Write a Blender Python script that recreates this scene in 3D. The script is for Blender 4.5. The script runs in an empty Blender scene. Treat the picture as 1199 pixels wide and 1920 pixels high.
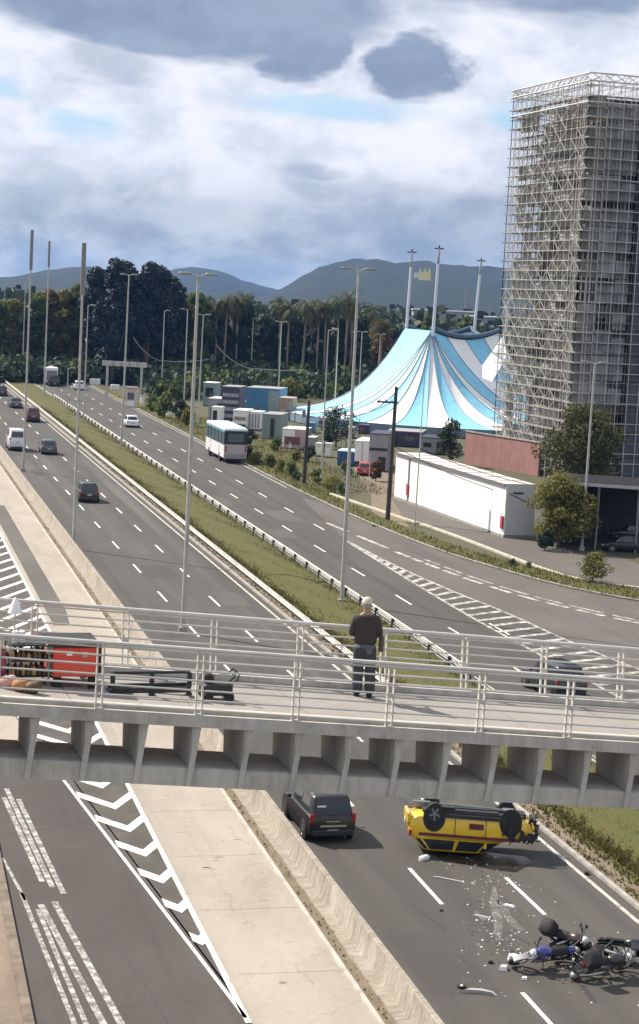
import bpy, bmesh, math, random
from mathutils import Vector, Matrix

# ---------------------------------------------------------------- camera, sky, sun, exposure
SC = bpy.context.scene
COL = SC.collection
R = math.radians
YAW, PITCH, ROLL = R(13.88), R(6.67), R(2.86)
FPX, CAMZ = 3500.0, 21.0
EYE = Vector((0, 0, CAMZ))
_r0 = Vector((math.cos(YAW), -math.sin(YAW), 0))
_f = Vector((math.sin(YAW) * math.cos(PITCH), math.cos(YAW) * math.cos(PITCH), -math.sin(PITCH)))
_u0 = _r0.cross(_f)
CX = _r0 * math.cos(ROLL) + _u0 * math.sin(ROLL)
CY = -_r0 * math.sin(ROLL) + _u0 * math.cos(ROLL)
VR = Vector((math.cos(YAW), -math.sin(YAW), 0))       # level direction to the right of the view
VD = Vector((math.sin(YAW), math.cos(YAW), 0))        # level direction of the view

cam = bpy.data.cameras.new('camera')
cam.sensor_fit = 'VERTICAL'
cam.sensor_height = 36.0
cam.lens = 36.0 * FPX / 1920.0
cam.clip_start = 0.5
cam.clip_end = 20000
camo = bpy.data.objects.new('camera', cam)
COL.objects.link(camo)
m3 = Matrix((CX, CY, -_f)).transposed()
camo.matrix_world = Matrix.Translation(EYE) @ m3.to_4x4()
SC.camera = camo

def site(px, py, z=0.0):
    """survey point: where the sight line through a photograph pixel meets height z"""
    d = _f * FPX + CX * (px - 599.5) - CY * (py - 960)
    t = (z - CAMZ) / d.z
    return EYE + d * t
def at_depth(px, py, depth):
    """the point on that sight line at a level distance from the camera"""
    d = _f * FPX + CX * (px - 599.5) - CY * (py - 960)
    return EYE + d * (depth / math.hypot(d.x, d.y))

SUN_AZ, SUN_EL = YAW - R(60), R(46)                    # azimuth clockwise from +Y
EXPOSURE = 0.72
SC.view_settings.view_transform = 'Standard'
SC.view_settings.look = 'None'
SC.view_settings.gamma = 1.0
SC.view_settings.use_curve_mapping = False
SC.view_settings.exposure = EXPOSURE
try:
    SC.cycles.use_denoising = True
    SC.cycles.volume_bounces = 0
    SC.cycles.max_bounces = 6
    SC.cycles.transparent_max_bounces = 12
except Exception:
    pass

world = bpy.data.worlds.new('World')
SC.world = world
world.use_nodes = True
wn = world.node_tree
wn.nodes.clear()
class NT:
    def __init__(s, tree): s.t = tree
    def new(s, typ, **kw):
        n = s.t.nodes.new(typ)
        for k, v in kw.items(): setattr(n, k, v)
        return n
    def link(s, a, b): s.t.links.new(a, b)
    def setin(s, sock, v):
        if isinstance(v, bpy.types.NodeSocket): s.link(v, sock)
        else: sock.default_value = v
    def math(s, op, a, b=None, c=None, clamp=False):
        n = s.new('ShaderNodeMath', operation=op); n.use_clamp = clamp
        s.setin(n.inputs[0], a)
        if b is not None: s.setin(n.inputs[1], b)
        if c is not None: s.setin(n.inputs[2], c)
        return n.outputs[0]
    def smooth(s, v, a, b, lo=0.0, hi=1.0):
        n = s.new('ShaderNodeMapRange', interpolation_type='SMOOTHSTEP')
        s.setin(n.inputs['Value'], v)
        n.inputs['From Min'].default_value = a; n.inputs['From Max'].default_value = b
        n.inputs['To Min'].default_value = lo; n.inputs['To Max'].default_value = hi
        return n.outputs['Result']
    def mix(s, f, a, b, blend='MIX'):
        n = s.new('ShaderNodeMix', data_type='RGBA', blend_type=blend)
        s.setin(n.inputs[0], f); s.setin(n.inputs[6], a); s.setin(n.inputs[7], b)
        return n.outputs[2]
    def noise(s, vec, scale, detail=4, rough=0.55, dist=0.0):
        n = s.new('ShaderNodeTexNoise')
        if vec is not None: s.link(vec, n.inputs['Vector'])
        n.inputs['Scale'].default_value = scale; n.inputs['Detail'].default_value = detail
        n.inputs['Roughness'].default_value = rough; n.inputs['Distortion'].default_value = dist
        return n.outputs['Fac']
    def combine(s, x, y, z):
        n = s.new('ShaderNodeCombineXYZ')
        s.setin(n.inputs[0], x); s.setin(n.inputs[1], y); s.setin(n.inputs[2], z)
        return n.outputs[0]
    def ramp(s, f, stops):
        n = s.new('ShaderNodeValToRGB')
        el = n.color_ramp.elements
        while len(el) < len(stops): el.new(0.5)
        for e, (p, c) in zip(el, stops):
            e.position = p; e.color = (*c, 1) if len(c) == 3 else c
        s.setin(n.inputs[0], f)
        return n.outputs[0]

def build_sky():
    n = NT(wn)
    sky = n.new('ShaderNodeTexSky', sky_type='NISHITA')
    sky.sun_disc = False
    sky.sun_elevation = SUN_EL
    sky.sun_rotation = SUN_AZ
    sky.altitude = 10; sky.air_density = 1.0; sky.dust_density = 1.2; sky.ozone_density = 1.5
    tc = n.new('ShaderNodeTexCoord')
    sep = n.new('ShaderNodeSeparateXYZ'); n.link(tc.outputs['Generated'], sep.inputs[0])
    x, y, z = sep.outputs
    az = n.math('MULTIPLY', n.math('ARCTAN2', x, y), 180 / math.pi)      # degrees clockwise from +Y
    el = n.math('MULTIPLY', n.math('ARCSINE', z), 180 / math.pi)
    uv = n.combine(n.math('MULTIPLY', az, 0.75), el, 0.0)
    d1 = n.math('SUBTRACT', n.noise(uv, 0.8, 6, 0.55), 0.5)
    d2 = n.math('SUBTRACT', n.noise(n.combine(el, uv, 3.0), 0.9, 3, 0.55), 0.5)
    uv2 = n.combine(n.math('MULTIPLY', az, 0.62), n.math('MULTIPLY', el, 1.0), 7.3)
    fine = n.noise(uv2, 0.55, 7, 0.56, 0.15)
    broad = n.noise(uv2, 0.22, 4, 0.5, 0.3)
    azd = n.math('ADD', az, n.math('MULTIPLY', d1, 2.6))
    eld = n.math('ADD', el, n.math('MULTIPLY', d2, 1.9))
    def blob(px, py, rx, ry, soft0=0.7, soft1=1.15):
        a0 = 13.88 + (px - 620) / 61.1
        e0 = (551 + 0.05 * (px - 620) - py) / 61.1
        da = n.math('DIVIDE', n.math('SUBTRACT', azd, a0), rx / 61.1)
        de = n.math('DIVIDE', n.math('SUBTRACT', eld, e0), ry / 61.1)
        r = n.math('SQRT', n.math('ADD', n.math('MULTIPLY', da, da), n.math('MULTIPLY', de, de)))
        return n.smooth(r, soft0, soft1, 1.0, 0.0)
    def mx(*ms):
        r = ms[0]
        for k in ms[1:]: r = n.math('MAXIMUM', r, k)
        return r
    S = 10.0                                                            # colours are divided by the strength 0.1
    white = n.mix(n.smooth(fine, 0.36, 0.60), (0.42 * S, 0.455 * S, 0.53 * S, 1), (0.57 * S, 0.58 * S, 0.63 * S, 1))
    low = n.mix(n.smooth(fine, 0.36, 0.62), (0.225 * S, 0.26 * S, 0.32 * S, 1), (0.39 * S, 0.41 * S, 0.455 * S, 1))
    lowf = n.math('MULTIPLY', n.smooth(n.math('ADD', el, n.math('MULTIPLY', d1, 2.2)), 1.0, 4.6, 1.0, 0.0), 1.0)
    base = n.mix(lowf, white, low)
    # clear gaps
    gap = mx(blob(610, 212, 190, 34, .1, 1.25), blob(150, 240, 105, 30, .1, 1.25), blob(5, 168, 60, 28, .1, 1.25), blob(950, 225, 66, 46, .1, 1.25))
    gapn = n.smooth(broad, 0.60, 0.74)                                   # breaks elsewhere round the dome
    high = n.smooth(el, 11.0, 16.0)
    gap = mx(n.math('MULTIPLY', gap, n.smooth(fine, 0.66, 0.40, 0.35, 1.0) if False else 0.85), n.math('MULTIPLY', gapn, high))
    skyc = n.mix(0.75, sky.outputs[0], (0.26 * S, 0.415 * S, 0.57 * S, 1))
    base = n.mix(gap, base, skyc)
    # grey cumulus undersides
    grey = mx(blob(320, 15, 410, 115, .74, 1.1), blob(545, 85, 105, 78, .74, 1.08), blob(752, 136, 96, 68, .74, 1.08),
              blob(1000, -40, 330, 110, .7, 1.15), n.math('MULTIPLY', blob(580, 318, 75, 26, .5, 1.2), 0.4),
              n.math('MULTIPLY', blob(850, 430, 420, 80, .3, 1.3), 0.55), n.math('MULTIPLY', blob(330, 400, 160, 30, .3, 1.3), 0.3), n.math('MULTIPLY', blob(200, 130, 120, 50, .4, 1.2), 0.6))
    greyn = n.math('MULTIPLY', n.smooth(n.noise(uv2, 0.30, 3, 0.5, 0.4), 0.52, 0.60), high)
    grey = mx(grey, greyn)
    gcol = n.mix(n.smooth(fine, 0.3, 0.7), (0.145 * S, 0.19 * S, 0.28 * S, 1), (0.20 * S, 0.25 * S, 0.345 * S, 1))
    base = n.mix(n.math('MULTIPLY', grey, 0.93), base, gcol)
    below = n.smooth(el, -1.0, 0.0)
    base = n.mix(below, (0.10 * S, 0.10 * S, 0.10 * S, 1), base)
    bg = n.new('ShaderNodeBackground'); bg.inputs['Strength'].default_value = 0.1
    n.link(base, bg.inputs['Color'])
    out = n.new('ShaderNodeOutputWorld'); n.link(bg.outputs[0], out.inputs['Surface'])
build_sky()

sun = bpy.data.lights.new('sun', 'SUN')
sun.energy = 4.6
sun.angle = R(0.6)
sun.color = (1.0, 0.925, 0.80)
suno = bpy.data.objects.new('sun', sun)
COL.objects.link(suno)
SUNDIR = Vector((math.sin(SUN_AZ) * math.cos(SUN_EL), math.cos(SUN_AZ) * math.cos(SUN_EL), math.sin(SUN_EL)))
suno.rotation_euler = SUNDIR.to_track_quat('Z', 'Y').to_euler()
suno.location = (-60, 60, 120)

# ---------------------------------------------------------------- helpers
random.seed(7)
class MB:
    """collects polygons and links them as ONE mesh object"""
    def __init__(s): s.v = []; s.f = []; s.mi = []
    def add(s, verts, faces, mi=0, M=None):
        b = len(s.v)
        for p in verts:
            s.v.append(tuple(M @ Vector(p)) if M is not None else tuple(p))
        for f in faces:
            s.f.append(tuple(b + i for i in f)); s.mi.append(mi)
        return s
    def poly(s, pts, mi=0): return s.add(pts, [tuple(range(len(pts)))], mi)
    def box(s, c, d, mi=0, rz=0.0, M=None, taper=1.0, taper_y=None):
        x, y, z = d[0] / 2, d[1] / 2, d[2] / 2
        ty = taper if taper_y is None else taper_y
        vs = [(-x, -y, -z), (x, -y, -z), (x, y, -z), (-x, y, -z), (-x * taper, -y * ty, z), (x * taper, -y * ty, z), (x * taper, y * ty, z), (-x * taper, y * ty, z)]
        T = Matrix.Translation(Vector(c)) @ Matrix.Rotation(rz, 4, 'Z')
        if M is not None: T = M @ T
        return s.add(vs, [(0, 3, 2, 1), (4, 5, 6, 7), (0, 1, 5, 4), (1, 2, 6, 5), (2, 3, 7, 6), (3, 0, 4, 7)], mi, T)
    def bbox(s, c, d, b=0.03, mi=0, rz=0.0, M=None):
        """box with chamfered vertical and top edges"""
        x, y, z = d[0] / 2, d[1] / 2, d[2] / 2
        def ring(k, zz, i):
            return [(-x + i, -y + k + i, zz), (-x + k + i, -y + i, zz), (x - k - i, -y + i, zz), (x - i, -y + k + i, zz), (x - i, y - k - i, zz), (x - k - i, y - i, zz), (-x + k + i, y - i, zz), (-x + i, y - k - i, zz)]
        T = Matrix.Translation(Vector(c)) @ Matrix.Rotation(rz, 4, 'Z')
        if M is not None: T = M @ T
        return s.loft([ring(b, -z, 0), ring(b, z - b, 0), ring(b, z, b)], True, mi, True, T)
    def loft(s, rings, closed=True, mi=0, caps=True, M=None):
        n = len(rings[0]); vs = [p for r in rings for p in r]; fs = []
        for k in range(len(rings) - 1):
            for i in range(n if closed else n - 1):
                j = (i + 1) % n
                fs.append((k * n + i, k * n + j, (k + 1) * n + j, (k + 1) * n + i))
        if caps:
            fs.append(tuple(range(n - 1, -1, -1))); fs.append(tuple((len(rings) - 1) * n + i for i in range(n)))
        return s.add(vs, fs, mi, M)
    def tube(s, a, b, r, n=6, mi=0, r2=None, caps=True):
        a, b = Vector(a), Vector(b); d = (b - a)
        if d.length < 1e-6: return s
        d.normalize()
        p = d.orthogonal().normalized(); q = d.cross(p)
        r2 = r if r2 is None else r2
        rings = []
        for c, rr in ((a, r), (b, r2)):
            rings.append([c + (p * math.cos(2 * math.pi * i / n) + q * math.sin(2 * math.pi * i / n)) * rr for i in range(n)])
        return s.loft(rings, True, mi, caps)
    def path(s, pts, r, n=6, mi=0):
        pts = [Vector(p) for p in pts]
        rings = []
        for k, c in enumerate(pts):
            d = (pts[min(k + 1, len(pts) - 1)] - pts[max(k - 1, 0)]).normalized()
            up = Vector((0, 0, 1)) if abs(d.z) < 0.9 else Vector((0, 1, 0))
            p = d.cross(up).normalized(); q = p.cross(d)
            rr = r[k] if isinstance(r, (list, tuple)) else r
            rings.append([c + (p * math.cos(2 * math.pi * i / n) + q * math.sin(2 * math.pi * i / n)) * rr for i in range(n)])
        return s.loft(rings, True, mi, True)
    def lathe(s, prof, n=12, mi=0, M=None):
        """profile of (radius, z) round the z axis"""
        rings = [[(r * math.cos(2 * math.pi * i / n), r * math.sin(2 * math.pi * i / n), z) for i in range(n)] for r, z in prof]
        return s.loft(rings, True, mi, True, M)
    def torus(s, R_, r, n=16, k=8, mi=0, M=None):
        vs = []; fs = []
        for i in range(n):
            a = 2 * math.pi * i / n
            for j in range(k):
                b = 2 * math.pi * j / k
                vs.append(((R_ + r * math.cos(b)) * math.cos(a), (R_ + r * math.cos(b)) * math.sin(a), r * math.sin(b)))
        for i in range(n):
            for j in range(k):
                fs.append((i * k + j, ((i + 1) % n) * k + j, ((i + 1) % n) * k + (j + 1) % k, i * k + (j + 1) % k))
        return s.add(vs, fs, mi, M)
    def ball(s, c, r, n=10, mi=0, sc=(1, 1, 1)):
        prof = [(math.sin(math.pi * k / (n // 2 + 1)), -math.cos(math.pi * k / (n // 2 + 1))) for k in range(1, n // 2 + 1)]
        M = Matrix.Translation(Vector(c)) @ Matrix.Diagonal((sc[0] * r, sc[1] * r, sc[2] * r, 1))
        return s.lathe(prof, n, mi, M)
    def prism(s, pts2, z0, z1, mi=0):
        n = len(pts2)
        return s.loft([[(p[0], p[1], z0) for p in pts2], [(p[0], p[1], z1) for p in pts2]], True, mi, True)
    def mesh(s, name, mats, smooth=None):
        me = bpy.data.meshes.new(name)
        me.from_pydata([tuple(p) for p in s.v], [], s.f)
        for m in (mats if isinstance(mats, (list, tuple)) else [mats]): me.materials.append(m)
        me.polygons.foreach_set('material_index', s.mi)
        if smooth is not None:
            me.polygons.foreach_set('use_smooth', [True] * len(s.f))
            try: me.set_sharp_from_angle(angle=R(smooth))
            except Exception: pass
        me.update()
        return me
    def build(s, name, mats, parent=None, smooth=None, loc=None):
        o = bpy.data.objects.new(name, s.mesh(name, mats, smooth))
        COL.objects.link(o)
        if parent is not None: o.parent = parent
        if loc is not None: o.location = loc
        return o
def tag(o, label=None, cat=None, group=None, kind=None):
    if label: o['label'] = label
    if cat: o['category'] = cat
    if group: o['group'] = group
    if kind: o['kind'] = kind
    return o
def thing(name, label, cat, loc=(0, 0, 0), rz=0.0, group=None):
    o = bpy.data.objects.new(name, None)
    COL.objects.link(o)
    o.empty_display_size = 0.3
    o.location = loc; o.rotation_euler = (0, 0, rz)
    return tag(o, label, cat, group)
KIDS = {}
def copy_tree(o, parent=None):
    c = o.copy(); COL.objects.link(c)
    if parent is not None: c.parent = parent
    for ch in o.children: copy_tree(ch, c)
    return c
def obj_from(me, name, parent=None, loc=None):
    o = bpy.data.objects.new(name, me); COL.objects.link(o)
    if parent is not None: o.parent = parent
    if loc is not None: o.location = loc
    return o
def lerp(a, b, t): return a + (b - a) * t

# ---------------------------------------------------------------- materials
MATS = {}
def material(name):
    m = bpy.data.materials.new(name); m.use_nodes = True
    t = NT(m.node_tree)
    bs = [n for n in m.node_tree.nodes if n.type == 'BSDF_PRINCIPLED'][0]
    return m, t, bs
def plain(name, c, rough=0.6, metal=0.0, var=0.0, vscale=3.0, spec=0.5, coat=0.0, bump=0.0):
    if name in MATS: return MATS[name]
    m, t, bs = material(name)
    bs.inputs['Roughness'].default_value = rough
    bs.inputs['Metallic'].default_value = metal
    bs.inputs['Specular IOR Level'].default_value = spec
    bs.inputs['Coat Weight'].default_value = coat
    if var > 0:
        tc = t.new('ShaderNodeTexCoord')
        f = t.noise(tc.outputs['Object'], vscale, 6, 0.62)
        lo = tuple(max(0, v * (1 - var)) for v in c); hi = tuple(min(1, v * (1 + var)) for v in c)
        t.link(t.ramp(f, [(0.3, lo), (0.7, hi)]), bs.inputs['Base Color'])
        if bump:
            b = t.new('ShaderNodeBump'); b.inputs['Strength'].default_value = bump; b.inputs['Distance'].default_value = 0.05
            t.link(f, b.inputs['Height']); t.link(b.outputs[0], bs.inputs['Normal'])
    else:
        bs.inputs['Base Color'].default_value = (*c, 1)
    MATS[name] = m
    return m
def ground_mat(name, stops, scale=0.6, fine=9.0, stretch=None, rough=0.9, bump=0.25, cracks=0.0, streak=0.0, tracks=None):
    """weathered ground: broad patches, fine grain, optional wear stretched along the road"""
    m, t, bs = material(name)
    tc = t.new('ShaderNodeTexCoord')
    mp = t.new('ShaderNodeMapping'); t.link(tc.outputs['Object'], mp.inputs['Vector'])
    if stretch: mp.inputs['Scale'].default_value = stretch
    a = t.noise(mp.outputs[0], scale, 6, 0.62, 0.4)
    b = t.noise(tc.outputs['Object'], fine, 5, 0.7)
    f = t.math('ADD', t.math('MULTIPLY', a, 0.7), t.math('MULTIPLY', b, 0.3))
    colr = t.ramp(f, stops)
    if cracks > 0:
        v = t.new('ShaderNodeTexVoronoi', feature='DISTANCE_TO_EDGE'); v.inputs['Scale'].default_value = 0.23
        nz = t.new('ShaderNodeTexNoise'); nz.inputs['Scale'].default_value = 1.2
        t.link(tc.outputs['Object'], nz.inputs['Vector'])
        vv = t.new('ShaderNodeVectorMath', operation='ADD')
        sc = t.new('ShaderNodeVectorMath', operation='SCALE'); sc.inputs['Scale'].default_value = 2.0
        t.link(nz.outputs['Color'], sc.inputs[0]); t.link(tc.outputs['Object'], vv.inputs[0]); t.link(sc.outputs[0], vv.inputs[1])
        t.link(vv.outputs[0], v.inputs['Vector'])
        cr = t.smooth(v.outputs['Distance'], 0.0, 0.012, cracks, 0.0)
        colr = t.mix(cr, colr, (0.02, 0.02, 0.02, 1))
    if streak > 0:
        mp2 = t.new('ShaderNodeMapping'); t.link(tc.outputs['Object'], mp2.inputs['Vector'])
        mp2.inputs['Scale'].default_value = (1.0, 0.015, 1.0)
        s1 = t.noise(mp2.outputs[0], 1.1, 4, 0.6)
        colr = t.mix(t.smooth(s1, 0.5, 0.72, 0, streak), colr, (0.035, 0.034, 0.033, 1))
        s2 = t.noise(mp2.outputs[0], 0.5, 3, 0.5)
        colr = t.mix(t.smooth(s2, 0.55, 0.75, 0, streak * 0.8), colr, (0.15, 0.14, 0.13, 1))
    if tracks:
        sp = t.new('ShaderNodeSeparateXYZ'); t.link(tc.outputs['Object'], sp.inputs[0])
        ph = t.math('MULTIPLY', t.math('SUBTRACT', sp.outputs[0], tracks[0]), 2 * math.pi / tracks[1])
        cs = t.math('MULTIPLY', t.math('SUBTRACT', 1.0, t.math('COSINE', ph)), 0.5)
        mp5 = t.new('ShaderNodeMapping'); t.link(tc.outputs['Object'], mp5.inputs['Vector']); mp5.inputs['Scale'].default_value = (.5, 0.02, 1.0)
        nn = t.smooth(t.noise(mp5.outputs[0], 1.0, 4, 0.6), 0.3, 0.7)
        colr = t.mix(t.math('MULTIPLY', t.math('MULTIPLY', cs, nn), 0.38), colr, (0.04, 0.038, 0.036, 1))
    t.link(colr, bs.inputs['Base Color'])
    bs.inputs['Roughness'].default_value = rough
    bs.inputs['Specular IOR Level'].default_value = 0.3
    bp = t.new('ShaderNodeBump'); bp.inputs['Strength'].default_value = bump; bp.inputs['Distance'].default_value = 0.02
    t.link(b, bp.inputs['Height']); t.link(bp.outputs[0], bs.inputs['Normal'])
    MATS[name] = m
    return m
def paint_mat(name, c, under, wear=0.5, scale=2.2):
    m, t, bs = material(name)
    tc = t.new('ShaderNodeTexCoord')
    a = t.noise(tc.outputs['Object'], scale, 8, 0.75)
    b = t.noise(tc.outputs['Object'], scale * 7, 4, 0.7)
    f = t.math('ADD', t.math('MULTIPLY', a, 0.6), t.math('MULTIPLY', b, 0.4))
    w = t.smooth(f, wear - 0.07, wear + 0.07)
    t.link(t.mix(w, (*c, 1), (*under, 1)), bs.inputs['Base Color'])
    bs.inputs['Roughness'].default_value = 0.75
    MATS[name] = m
    return m
def glass_mat(name, c=(0.02, 0.025, 0.03), rough=0.06):
    m, t, bs = material(name)
    bs.inputs['Base Color'].default_value = (*c, 1)
    bs.inputs['Roughness'].default_value = rough
    bs.inputs['Specular IOR Level'].default_value = 0.7
    MATS[name] = m
    return m
def leaf_mat(name, c, var=0.45, transl=0.25):
    m, t, bs = material(name)
    oi = t.new('ShaderNodeNewGeometry')
    rnd = oi.outputs['Random Per Island']
    var *= .7
    lo = tuple(v * (1 - var) for v in c); hi = tuple(v * (1 + var) for v in c)
    tc = t.new('ShaderNodeTexCoord')
    nz = t.noise(tc.outputs['Object'], 0.8, 3, 0.5)
    f = t.math('ADD', t.math('MULTIPLY', rnd, 0.6), t.math('MULTIPLY', nz, 0.4))
    colr = t.ramp(f, [(0.2, lo), (0.8, hi)])
    t.link(colr, bs.inputs['Base Color'])
    bs.inputs['Roughness'].default_value = 0.6
    bs.inputs['Specular IOR Level'].default_value = 0.25
    tr = t.new('ShaderNodeBsdfTranslucent'); t.link(colr, tr.inputs['Color'])
    mxs = t.new('ShaderNodeMixShader'); mxs.inputs[0].default_value = transl
    outn = [n for n in m.node_tree.nodes if n.type == 'OUTPUT_MATERIAL'][0]
    t.link(bs.outputs[0], mxs.inputs[1]); t.link(tr.outputs[0], mxs.inputs[2]); t.link(mxs.outputs[0], outn.inputs['Surface'])
    MATS[name] = m
    return m

ASPH = (0.073, 0.067, 0.059)
M_ASPH = ground_mat('asphalt', [(0.25, (0.056, 0.052, 0.046)), (0.5, (0.073, 0.067, 0.059)), (0.75, (0.095, 0.087, 0.077))], 0.12, 14, (1, 0.35, 1), 0.85, 0.3, 0.16, 0.5, (20.02, 1.65))
M_ASPH_OLD = ground_mat('path_shade', [(0.25, (0.082, 0.073, 0.065)), (0.5, (0.107, 0.096, 0.086)), (0.75, (0.14, 0.126, 0.113))], 0.2, 14, (1, 0.5, 1), 0.9, 0.3, 0.14, 0.3)
M_SERV = ground_mat('service_asphalt', [(0.25, (0.055, 0.047, 0.042)), (0.5, (0.072, 0.062, 0.056)), (0.75, (0.098, 0.085, 0.077))], 0.2, 14, (1, 0.5, 1), 0.9, 0.3, 0.2, 0.3)
M_ASPH_DARK = ground_mat('dark_asphalt', [(0.25, (0.05, 0.046, 0.042)), (0.5, (0.08, 0.071, 0.062)), (0.75, (0.125, 0.108, 0.09))], 0.7, 12, None, 0.9, 0.3)
M_PATH = ground_mat('path_concrete', [(0.25, (0.235, 0.20, 0.163)), (0.42, (0.305, 0.265, 0.22)), (0.58, (0.355, 0.312, 0.262)), (0.75, (0.41, 0.362, 0.308))], 0.3, 5, (1, 0.45, 1), 0.9, 0.2, 0.15, 0.12)
M_CONC = plain('weathered_concrete', (0.30, 0.285, 0.26), 0.85, var=0.35, vscale=1.6, bump=0.3)
M_SOIL = ground_mat('bare_soil', [(0.25, (0.10, 0.078, 0.055)), (0.5, (0.17, 0.135, 0.095)), (0.75, (0.25, 0.21, 0.15))], 0.9, 7, None, 0.95, 0.6)
M_SHOULDER = ground_mat('dusty_shoulder', [(0.25, (0.17, 0.155, 0.13)), (0.5, (0.23, 0.21, 0.18)), (0.75, (0.29, 0.265, 0.23))], 0.5, 6, (1, 0.3, 1), 0.95, 0.3)
M_TURF = ground_mat('turf', [(0.2, (0.07, 0.053, 0.022)), (0.42, (0.088, 0.078, 0.022)), (0.6, (0.074, 0.08, 0.02)), (0.8, (0.125, 0.113, 0.04))], 0.45, 5, None, 0.95, 0.8)
M_LAND = ground_mat('land', [(0.25, (0.05, 0.055, 0.028)), (0.5, (0.08, 0.078, 0.042)), (0.75, (0.12, 0.105, 0.068))], 0.08, 2.5, None, 0.95, 0.5)
M_PAINT = paint_mat('road_paint', (0.72, 0.70, 0.66), ASPH, 0.575)
M_PAINT_WORN = paint_mat('worn_paint', (0.62, 0.60, 0.55), (0.125, 0.115, 0.105), 0.49, 1.6)
M_PAINT_EDGE = paint_mat('edge_paint', (0.50, 0.47, 0.41), ASPH, 0.55, 1.4)
M_GALV = plain('galvanised_steel', (0.46, 0.45, 0.42), 0.5, 0.45, 0.2, 2.0)
M_POLE = plain('lamp_post_steel', (0.42, 0.42, 0.39), 0.55, 0.3, 0.2, 1.2)
M_RAILING = plain('railing_paint', (0.56, 0.54, 0.50), 0.45, 0.1, 0.12, 3.0)
M_WOOD = plain('dark_light_blocker', (0.045, 0.042, 0.038), 0.85, var=0.3, vscale=3)
M_BLACK = plain('black_rubber', (0.018, 0.018, 0.018), 0.8)
M_DARK = plain('dark_metal', (0.035, 0.035, 0.036), 0.5, 0.4, 0.2, 5)
M_GREYM = plain('grey_metal', (0.22, 0.22, 0.22), 0.45, 0.5, 0.2, 4)
M_CHROME = plain('bright_metal', (0.62, 0.61, 0.58), 0.25, 0.8)
M_WHITE = plain('white_paint', (0.78, 0.77, 0.74), 0.5, var=0.05, vscale=1.0)
M_GLASS = glass_mat('tinted_glass')
M_GLASSL = glass_mat('pale_glass', (0.10, 0.12, 0.14), 0.08)
M_LENS_R = plain('red_lens', (0.30, 0.02, 0.02), 0.2)
M_LENS_W = plain('clear_lens', (0.6, 0.6, 0.58), 0.15)
M_PLATE = plain('plate_grey', (0.42, 0.43, 0.44), 0.5)
M_BARK = plain('bark', (0.12, 0.095, 0.07), 0.9, var=0.35, vscale=4, bump=0.5)
M_PBARK = plain('palm_bark', (0.20, 0.17, 0.13), 0.9, var=0.3, vscale=3, bump=0.5)
# ---------------------------------------------------------------- ground, roads, hills
def sheet(name, pts, z, mat, kind='structure'):
    mb = MB(); mb.poly([(p[0], p[1], z) for p in pts])
    o = mb.build(name, mat)
    bm = bmesh.new(); bm.from_mesh(o.data)
    bmesh.ops.triangulate(bm, faces=bm.faces[:])
    for f in bm.faces:
        if f.normal.z < 0: f.normal_flip()
    bm.to_mesh(o.data); bm.free()
    return tag(o, kind=kind)
def band(name, cl, z0, z1, mat, kind='structure', close=False):
    """raised strip between two polylines of (x, y) given as pairs"""
    mb = MB()
    for (a, b), (c, d) in zip(cl[:-1], cl[1:]):
        mb.add([(a[0], a[1], z0), (b[0], b[1], z0), (d[0], d[1], z0), (c[0], c[1], z0), (a[0], a[1], z1), (b[0], b[1], z1), (d[0], d[1], z1), (c[0], c[1], z1)],
               [(4, 5, 6, 7), (0, 4, 7, 3), (1, 2, 6, 5)])
    (a, b), (c, d) = cl[0], cl[-1]
    mb.add([(a[0], a[1], z0), (b[0], b[1], z0), (b[0], b[1], z1), (a[0], a[1], z1)], [(0, 1, 2, 3)])
    mb.add([(c[0], c[1], z0), (d[0], d[1], z0), (d[0], d[1], z1), (c[0], c[1], z1)], [(0, 3, 2, 1)])
    o = mb.build(name, mat)
    bm = bmesh.new(); bm.from_mesh(o.data); bmesh.ops.recalc_face_normals(bm, faces=bm.faces[:]); bm.to_mesh(o.data); bm.free()
    return tag(o, kind=kind)
def cat_rom(pts, n=8):
    out = []
    P = [pts[0]] + list(pts) + [pts[-1]]
    for i in range(1, len(P) - 2):
        p0, p1, p2, p3 = P[i - 1:i + 3]
        for k in range(n):
            t = k / n
            out.append(tuple(0.5 * ((2 * p1[j]) + (-p0[j] + p2[j]) * t + (2 * p0[j] - 5 * p1[j] + 4 * p2[j] - p3[j]) * t * t + (-p0[j] + 3 * p1[j] - 3 * p2[j] + p3[j]) * t ** 3) for j in range(2)))
    out.append(tuple(pts[-1]))
    return out
def offset(pl, d):
    out = []
    for i, p in enumerate(pl):
        a = Vector(pl[max(0, i - 1)]); b = Vector(pl[min(len(pl) - 1, i + 1)])
        t = (b - a).normalized(); nrm = Vector((t.y, -t.x))
        out.append((p[0] + nrm.x * d, p[1] + nrm.y * d))
    return out

# land sheet to the horizon (rings so that texture precision holds)
land = MB()
land.poly([(7500 * math.sin(2 * math.pi * k / 64), 7500 * math.cos(2 * math.pi * k / 64), -0.012) for k in range(64)][::-1])
tag(land.build('ground', M_LAND), kind='structure')

XW, XE = 16.35, 26.85                                  # central highway: wall to median kerb
sheet('highway', [(XW, 15), (XE, 15), (XE, 1500), (XW, 1500)], 0.0, M_ASPH)
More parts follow.
